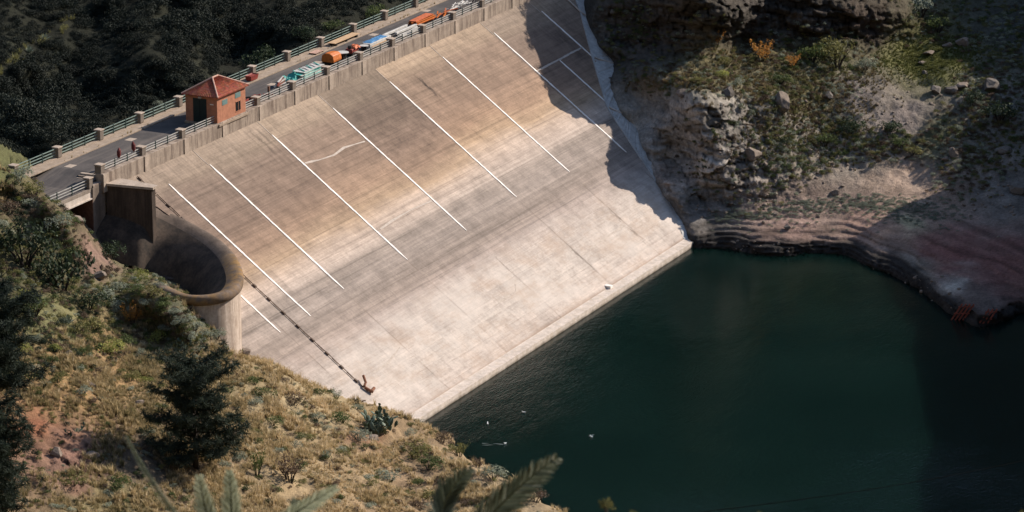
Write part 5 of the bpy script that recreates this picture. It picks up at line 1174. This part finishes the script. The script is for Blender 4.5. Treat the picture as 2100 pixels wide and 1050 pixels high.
def palm(base, fronds, label, mat):
    B = atd(*base); t = thing('palm_tree', label, 'palm', B - [0, 0, 3.0]); O = B - np.array([0, 0, 3.0])
    m = MB(); m.tube([B - O + [0, 0, -3 + .5 * k] for k in range(7)], [.17, .16, .15, .15, .15, .14, .10], 10); m.build('trunk', FM['bark'], t)
    for (mp, tp, W) in fronds: frond(t, B - O, atd(*mp) - O, atd(*tp) - O, W, mat)
palm((900, 1190, 25), [((1010, 1030, 25), (1142, 938, 24), .21), ((880, 1020, 26), (968, 960, 25), .17), ((1040, 1160, 26), (1180, 1110, 25), .13), ((700, 1140, 25), (600, 1090, 24), .13)], 'blurred palm with two dark fronds rising at the bottom middle, close to the viewer', foliage('dark_palm_leaflets', (.014, .022, .014), (.075, .09, .062), .25, (.30, .31, .24)))
palm((470, 1180, 24), [((330, 1040, 24), (258, 893, 24), .055), ((420, 1060, 24), (408, 975, 23.5), .12), ((480, 1050, 24), (470, 965, 23.5), .12), ((560, 1070, 24), (690, 1000, 23.5), .13), ((640, 1090, 24), (600, 1030, 24), .10)], 'blurred palm with pale light green fronds at the bottom left, close to the viewer', FM['palm'])
def sprig(px, py, rpx, dep, label):
    p = atd(px, py, dep); sc = rpx * dep / FPX; Q, tn = shrub(int(px), 90, 6, .32); t = thing('shrub_top', label, 'twig', p - [0, 0, sc * 1.2]); o = link('leaves', proto_mesh('leaves', Q, tn, FM['olive']), t); o.scale = (sc, sc, sc * 1.6); m = MB(); m.tube([(0, 0, -2.5), (.02, 0, 0), (0, .01, sc * .7)], [.02, .012, .005], 6); m.build('stem', FM['bark'], t)
sprig(1242, 1030, 20, 26, 'blurred leafy twig tip poking up at the bottom edge right of the palm fronds'); sprig(1298, 1048, 14, 26, 'smaller blurred twig tip just right of the leafy one at the bottom edge')
sprig(1558, 1050, 15, 26, 'blurred twig tip below the cable at the bottom edge'); sprig(2092, 1048, 13, 26, 'blurred twig tip in the lower right corner')

# ---- right bank
def right_plants():
    r = np.random.default_rng(61)
    d1 = lambda X, Y: np.clip(gz(X, Y, [(1400, 165, 120, 22, .9), (1560, 130, 100, 50, 1), (1640, 200, 90, 60, .9), (1700, 120, 80, 45, 1), (1600, 260, 80, 50, .6), (1740, 290, 110, 40, .9), (1820, 300, 90, 30, .8), (1910, 50, 60, 60, 1), (2020, 260, 80, 90, 1), (2060, 120, 70, 120, 1), (1460, 330, 60, 60, .25), (1300, 60, 100, 60, .5), (1620, 330, 70, 40, .7), (1960, 360, 60, 40, .7), (1560, 410, 60, 30, .2)]) - gz(X, Y, [(1830, 370, 70, 25, 1), (1840, 220, 60, 45, .85), (1900, 125, 60, 30, .9)]), 0, 1)
    X, Y, P = sample(RIGHT, d1, 5200, (1230, -40, 2120, 460), r); g = fbm(P, 6, 2, 421) + .45 * r.normal(size=len(P)); idx = np.clip(((g + 1.2) / 2.4 * 5).astype(int), 0, 4)
    for i, mn in enumerate(['grey', 'brown', 'olive', 'green', 'grey']):
        m = idx == i; S = r.uniform(.18, .66, m.sum()); tag(scatter('undergrowth', SM, P[m] - [0, 0, .06], np.stack([S, S, S * r.uniform(.7, 1.1, m.sum())], 1), FM[mn], r, .12 * r.normal(size=m.sum())), kind='stuff')
    # low green plants in lines along the old water levels
    d2 = lambda X, Y: np.clip(gz(X, Y, [(1560, 440, 80, 8, 1), (1700, 418, 110, 8, 1), (1840, 425, 80, 12, 1), (1650, 432, 60, 5, .8), (1500, 446, 50, 6, .9), (1880, 445, 70, 10, .8), (1780, 405, 60, 6, .6)]), 0, 1) + .015
    X, Y, P = sample(RIGHT, d2, 900, (1440, 395, 2000, 480), r); S = r.uniform(.14, .34, len(P)); tag(scatter('shore_weeds', SM, P - [0, 0, .03], np.stack([S * 1.5, S * 1.5, S * .8], 1), FM['grey'], r, .1 * r.normal(size=len(P))), kind='stuff')
    d3 = lambda X, Y: gz(X, Y, [(1900, 125, 85, 32, 1), (1960, 90, 40, 20, .6)])
    X, Y, P = sample(RIGHT, d3, 2600, (1790, 70, 2020, 175), r); S = r.uniform(.16, .34, len(P)); tag(scatter('meadow_grass', TU, P, np.stack([S * 1.6, S * 1.6, S], 1), foliage('meadow_blades', (.05, .06, .014), (.16, .165, .045), .3), r, .15 * fbm(P, 2.5, 3, 431)), kind='stuff')
    d5 = lambda X, Y: gz(X, Y, [(1420, 168, 110, 16, 1), (1560, 170, 90, 50, .8), (1680, 230, 80, 50, .7), (1500, 120, 70, 30, .6), (1620, 290, 80, 40, .5), (1760, 160, 60, 30, .6)])
    X, Y, P = sample(RIGHT, d5, 2200, (1280, 80, 1900, 360), r); S = r.uniform(.2, .5, len(P)); tag(scatter('scrub_grass', TU, P, np.stack([S * 1.5, S * 1.5, S], 1), foliage('scrub_grass_blades', (.06, .052, .024), (.21, .165, .08), .3, (.34, .23, .11)), r, .25 * fbm(P, 3.5, 3, 433)), kind='stuff')
    # loose stones
    d4 = lambda X, Y: np.clip(gz(X, Y, [(1500, 350, 90, 90, .8), (1620, 330, 90, 60, .8), (1840, 235, 70, 40, .6), (1740, 330, 90, 30, .6), (1600, 425, 60, 14, .8), (1560, 505, 60, 10, .7), (2050, 400, 60, 60, .6), (1950, 180, 60, 30, .5), (1880, 590, 70, 40, .5)]), 0, 1)
    X, Y, P = sample(RIGHT, d4, 650, (1420, 150, 2110, 660), r); VV = []; FF = []; n0 = 0; B = [boulder_mesh(350 + i, SM_GREY) for i in range(0)]
    bm = bmesh.new(); bmesh.ops.create_icosphere(bm, subdivisions=2, radius=1.0); bv = np.array([v.co for v in bm.verts]); bf = np.array([[v.index for v in f.verts] for f in bm.faces]); bm.free()
    for p in P:
        V = bv.copy()
        for _ in range(7): nn = r.normal(size=3); nn /= np.linalg.norm(nn); V = V - np.maximum(V @ nn - r.uniform(.45, .8), 0)[:, None] * nn
        s = .07 + .26 * r.uniform() ** 3; VV.append(V * s * np.array([1.2, 1, .8]) + p); FF.append(bf + n0); n0 += len(bv)
    tag(link('rubble', np_mesh('rubble', np.concatenate(VV), np.concatenate(FF), SM_TAN)), kind='stuff')
    for px, py, rr, lb, tn, fl in [(1605, 224, 24, 'tall pointed boulder with a pale sunlit side on the slope above the outcrop', True, 1.35), (1545, 322, 22, 'pale flat topped boulder on the outcrop below the pointed boulder', True, .9), (1975, 90, 20, 'large pale boulder at the far edge of the green meadow', True, .8), (1943, 98, 13, 'smaller pale boulder just left of the large meadow boulder', True, .8), (1903, 112, 18, 'flat pale slab lying in the middle of the green meadow', True, .4), (1893, 128, 13, 'small flat stone in the meadow below the flat slab', True, .4),
        (1896, 150, 9, 'round grey stone at the lower edge of the meadow', False, .8), (1920, 188, 18, 'grey boulder under the meadow edge, leftmost of three', False, 1.0), (1948, 184, 20, 'grey boulder under the meadow edge, middle of three', False, .7), (1975, 176, 20, 'pale flat boulder under the meadow edge, rightmost of three', True, .6), (2030, 184, 26, 'large shaded boulder among dark bushes right of the meadow', False, .9), (1955, 326, 17, 'pale boulder on the dark slope right of the sandy patch', True, 1.0), (1938, 335, 11, 'small pale stone leaning on the boulder right of the sandy patch', True, .8),
        (1495, 195, 17, 'grey boulder on the upper edge of the outcrop', False, 1.1), (1400, 195, 18, 'flat pale rock on the top of the outcrop nearest the dam', True, .6), (1436, 300, 10, 'small tan stone stuck in the middle of the outcrop wall', True, 1.0), (1700, 200, 15, 'grey rock in the olive scrub above the gravel fan', False, .8), (1712, 398, 12, 'brown stone on the shore flat above the green weeds', True, .9), (2085, 395, 22, 'big shaded rock at the right picture edge above the red slope', False, .9),
        (2060, 310, 20, 'shaded boulder at the right picture edge among dark scrub', False, .7), (1660, 318, 11, 'small stone on the slope under the dark green bushes', True, .8), (1260, 30, 12, 'grey rock beside the top of the dam edge beam', False, .9), (1590, 440, 10, 'pale stone at the foot of the outcrop on the shore', True, .7), (1615, 470, 9, 'small dark stone lying on the pinkish shore', False, .8)]:
        boulder(RIGHT, px, py, rr, lb, tn, fl)
    for px, py, rr, kd, hs, lb, fm in [(1562, 128, 34, 'orange', 1.1, 'bright orange bush on the slope under the dark cliff', 'twig'), (1470, 92, 19, 'orange', 1.6, 'small golden bush standing alone against the dark cliff', 'twig'), (1625, 140, 26, 'orange', .9, 'dull orange bush right of the bright orange one', 'twig'), (1716, 138, 48, 'olive', 1.15, 'largest olive bush at the foot of the cliff left of the meadow', 'shrub'), (1665, 128, 34, 'green', 1.1, 'green bush between the orange bush and the largest olive bush', 'shrub'), (1775, 140, 24, 'grey', 1.0, 'grey bush at the left end of the meadow', 'shrub'),
        (1742, 275, 34, 'dark', .9, 'dark green bush above the sandy patch, left of two', 'shrub'), (1825, 268, 30, 'dark', .8, 'dark green bush below the gravel fan, right of two', 'shrub'), (1690, 300, 26, 'green', .9, 'green bush left of the dark green bushes', 'shrub'), (1890, 30, 34, 'grey', 1.0, 'big grey green bush at the top right of the cliff', 'shrub'), (1925, 65, 30, 'green', 1.0, 'green bush between the cliff and the large meadow boulder', 'shrub'), (1480, 158, 20, 'lime', .8, 'pale yellowish bush on the shelf above the outcrop', 'shrub'), (1510, 172, 16, 'grey', .8, 'small grey bush on the shelf above the outcrop', 'shrub'), (1430, 168, 15, 'olive', .8, 'small olive bush at the dam end of the shelf', 'shrub'),
        (1490, 135, 22, 'olive', .9, 'yellow green bush under the golden bush by the cliff', 'twig'), (1600, 170, 24, 'green', .8, 'green bush above the pointed boulder', 'shrub'), (1850, 300, 24, 'green', .8, 'green bush just above the sandy patch', 'shrub'), (1610, 300, 18, 'dark', .9, 'small dark bush on the slope right of the flat topped boulder', 'shrub'), (2050, 250, 40, 'dark', .9, 'wide dark bush at the right picture edge', 'shrub'), (1990, 215, 30, 'dark', .9, 'dark bush under the three grey boulders', 'shrub'), (1870, 320, 20, 'olive', .8, 'olive bush at the upper edge of the sandy patch', 'shrub'), (1500, 260, 14, 'green', .8, 'small green bush growing on the outcrop wall', 'shrub')]:
        shrub_thing('bush', RIGHT, px, py, rr, kd, lb, None, fm, hs)
    X, Y, P = sample(RIGHT, lambda X, Y: X * 0 + .8, 900, (1240, -420, 2500, -45), r); S = r.uniform(.4, 1.3, len(P)); k = Y < -60 - .0 * X
    tag(scatter('hillside_scrub', SM, P[k], S[k], FM['olive'], r, .12 * r.normal(size=k.sum())), kind='stuff')
    # trees on the crest of the cliff above
    X = r.uniform(1240, 1560, 60); Y = -30 - (1560 - X) * .5 + r.uniform(-30, 30, 60); P = RIGHT.at(X, Y); S = r.uniform(.5, 1.6, 60)
    tag(scatter('cliff_scrub', TW + SH[:2], P - [0, 0, .1], np.stack([S * .8, S * .8, S * 1.1], 1), FM['green'], r), kind='stuff')
right_plants()

# ---- wooded valley side
def forest():
    r = np.random.default_rng(71); X = r.uniform(-420, 1190, 11500); Y = r.uniform(-300, 520, 11500); rail = 338 - .425 * (X - 60); k = (Y < rail - 2) & (Y > rail - 470); X, Y = X[k], Y[k]; u = (338 - .425 * (X - 60)) - Y
    P = VALLEY.at(X, Y); n = fbm(P, 14, 3, 441); S = r.uniform(.7, 1.9, len(P)) * (1 + .5 * n) * (.6 + .4 * sstep(0, 60, u)); m = S > .35; P, S, n, X, Y = P[m], S[m], n[m], X[m], Y[m]
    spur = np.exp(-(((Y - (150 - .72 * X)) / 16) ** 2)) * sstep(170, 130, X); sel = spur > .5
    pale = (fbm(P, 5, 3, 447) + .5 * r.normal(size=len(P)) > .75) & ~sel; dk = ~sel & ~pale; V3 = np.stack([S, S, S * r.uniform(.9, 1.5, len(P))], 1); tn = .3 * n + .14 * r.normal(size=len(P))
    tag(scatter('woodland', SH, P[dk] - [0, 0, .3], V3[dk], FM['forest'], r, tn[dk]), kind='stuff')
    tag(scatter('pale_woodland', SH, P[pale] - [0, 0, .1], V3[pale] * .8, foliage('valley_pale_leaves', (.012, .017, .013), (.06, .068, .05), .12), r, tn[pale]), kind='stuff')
    tag(scatter('spur_grass', TU + TW, P[sel] - [0, 0, .1], S[sel] * .9, FM['olive'], r, .2 + .15 * r.normal(size=sel.sum())), kind='stuff')  # the spur's sunlit look is put into its paler olive plants
    for px, py, rr, hs, kd, lb in [(530, 142, 36, 1.25, 'dark', 'round dark tree behind the far railing right of the guard house roof'), (170, 282, 36, 1.0, 'forest', 'dark bush behind the far railing near its left end'), (120, 300, 30, .9, 'forest', 'low dark bush behind the leftmost panel of the far railing'), (262, 246, 30, 1.0, 'forest', 'dark bush rising behind the far railing left of the guard house'), (325, 222, 14, 1.0, 'grey', 'small pale bush behind the far railing next to the guard house'),
        (630, 84, 30, 1.0, 'dark', 'dark bush behind the far railing above the pinkish pallet'), (770, 36, 30, .8, 'green', 'green bush behind the far railing beyond the plank deck'), (680, 62, 26, .8, 'green', 'loose green bush behind the railing beside the plank deck')]:
        shrub_thing('bush', VALLEY, px, py, rr, kd, lb, None, 'shrub', hs)
    q = np.random.default_rng(9)
    for i in range(16):
        x = 14 + i * 3.1 + q.uniform(-1, 1); t = i
    P = np.array([(x, q.uniform(5.78, 6.0), RZ + .12) for x in np.r_[q.uniform(24, 60, 40), q.uniform(-20, 0, 10)]]); tag(scatter('pavement_weeds', TU, P, q.uniform(.15, .4, len(P)), FM['grass'], q), kind='stuff')
forest()

# ---- unseen mountain spur, added and shaped to shade the right side
def spur():
    B = [(1840, -60), (1868, 0), (1890, 60), (1935, 110), (1990, 170), (1985, 260), (1962, 340), (1948, 385), (1868, 415), (1800, 455), (1742, 492), (1800, 560), (1860, 650), (1890, 800), (1900, 1060), (1960, 1500)]
    C = []
    for i, (px, py) in enumerate(B):
        g = RIGHT.at(px, py); g = at(px, py, max(g[2], WZ)); t = (2270 - px) / 12.1; C.append(g + SUN * t)
    C = np.array(C); n = 60; u = np.linspace(0, len(C) - 1, n); C = np.stack([np.interp(u, np.arange(len(C)), C[:, k]) for k in range(3)], 1); C[:, 2] += .5 * fbm(C, 2.5, 3, 500)
    sh = np.array([SUN[0], SUN[1], 0]); sh /= np.linalg.norm(sh); rows = []
    for o, dz in ((-2.0, -26), (-.9, -6), (-.3, -1), (0, 0), (3, -.6), (8, -3), (16, -8), (30, -17), (50, -30)):
        R = C + sh * o; R[:, 2] += dz; R = R + (.5 * fbm(R, 4, 3, 510))[:, None] * np.array([0, 0, 1.]) * (0 if o == 0 else 1); R[:, 2] = np.maximum(R[:, 2], WZ - 3); rows.append(R)
    P = np.array(rows); col = np.ones(P.shape) * np.array([.09, .075, .055]); Sheet('shading_spur', np.arange(n), np.arange(len(rows)), P, ground_mat('spur_ground'), col)
spur()
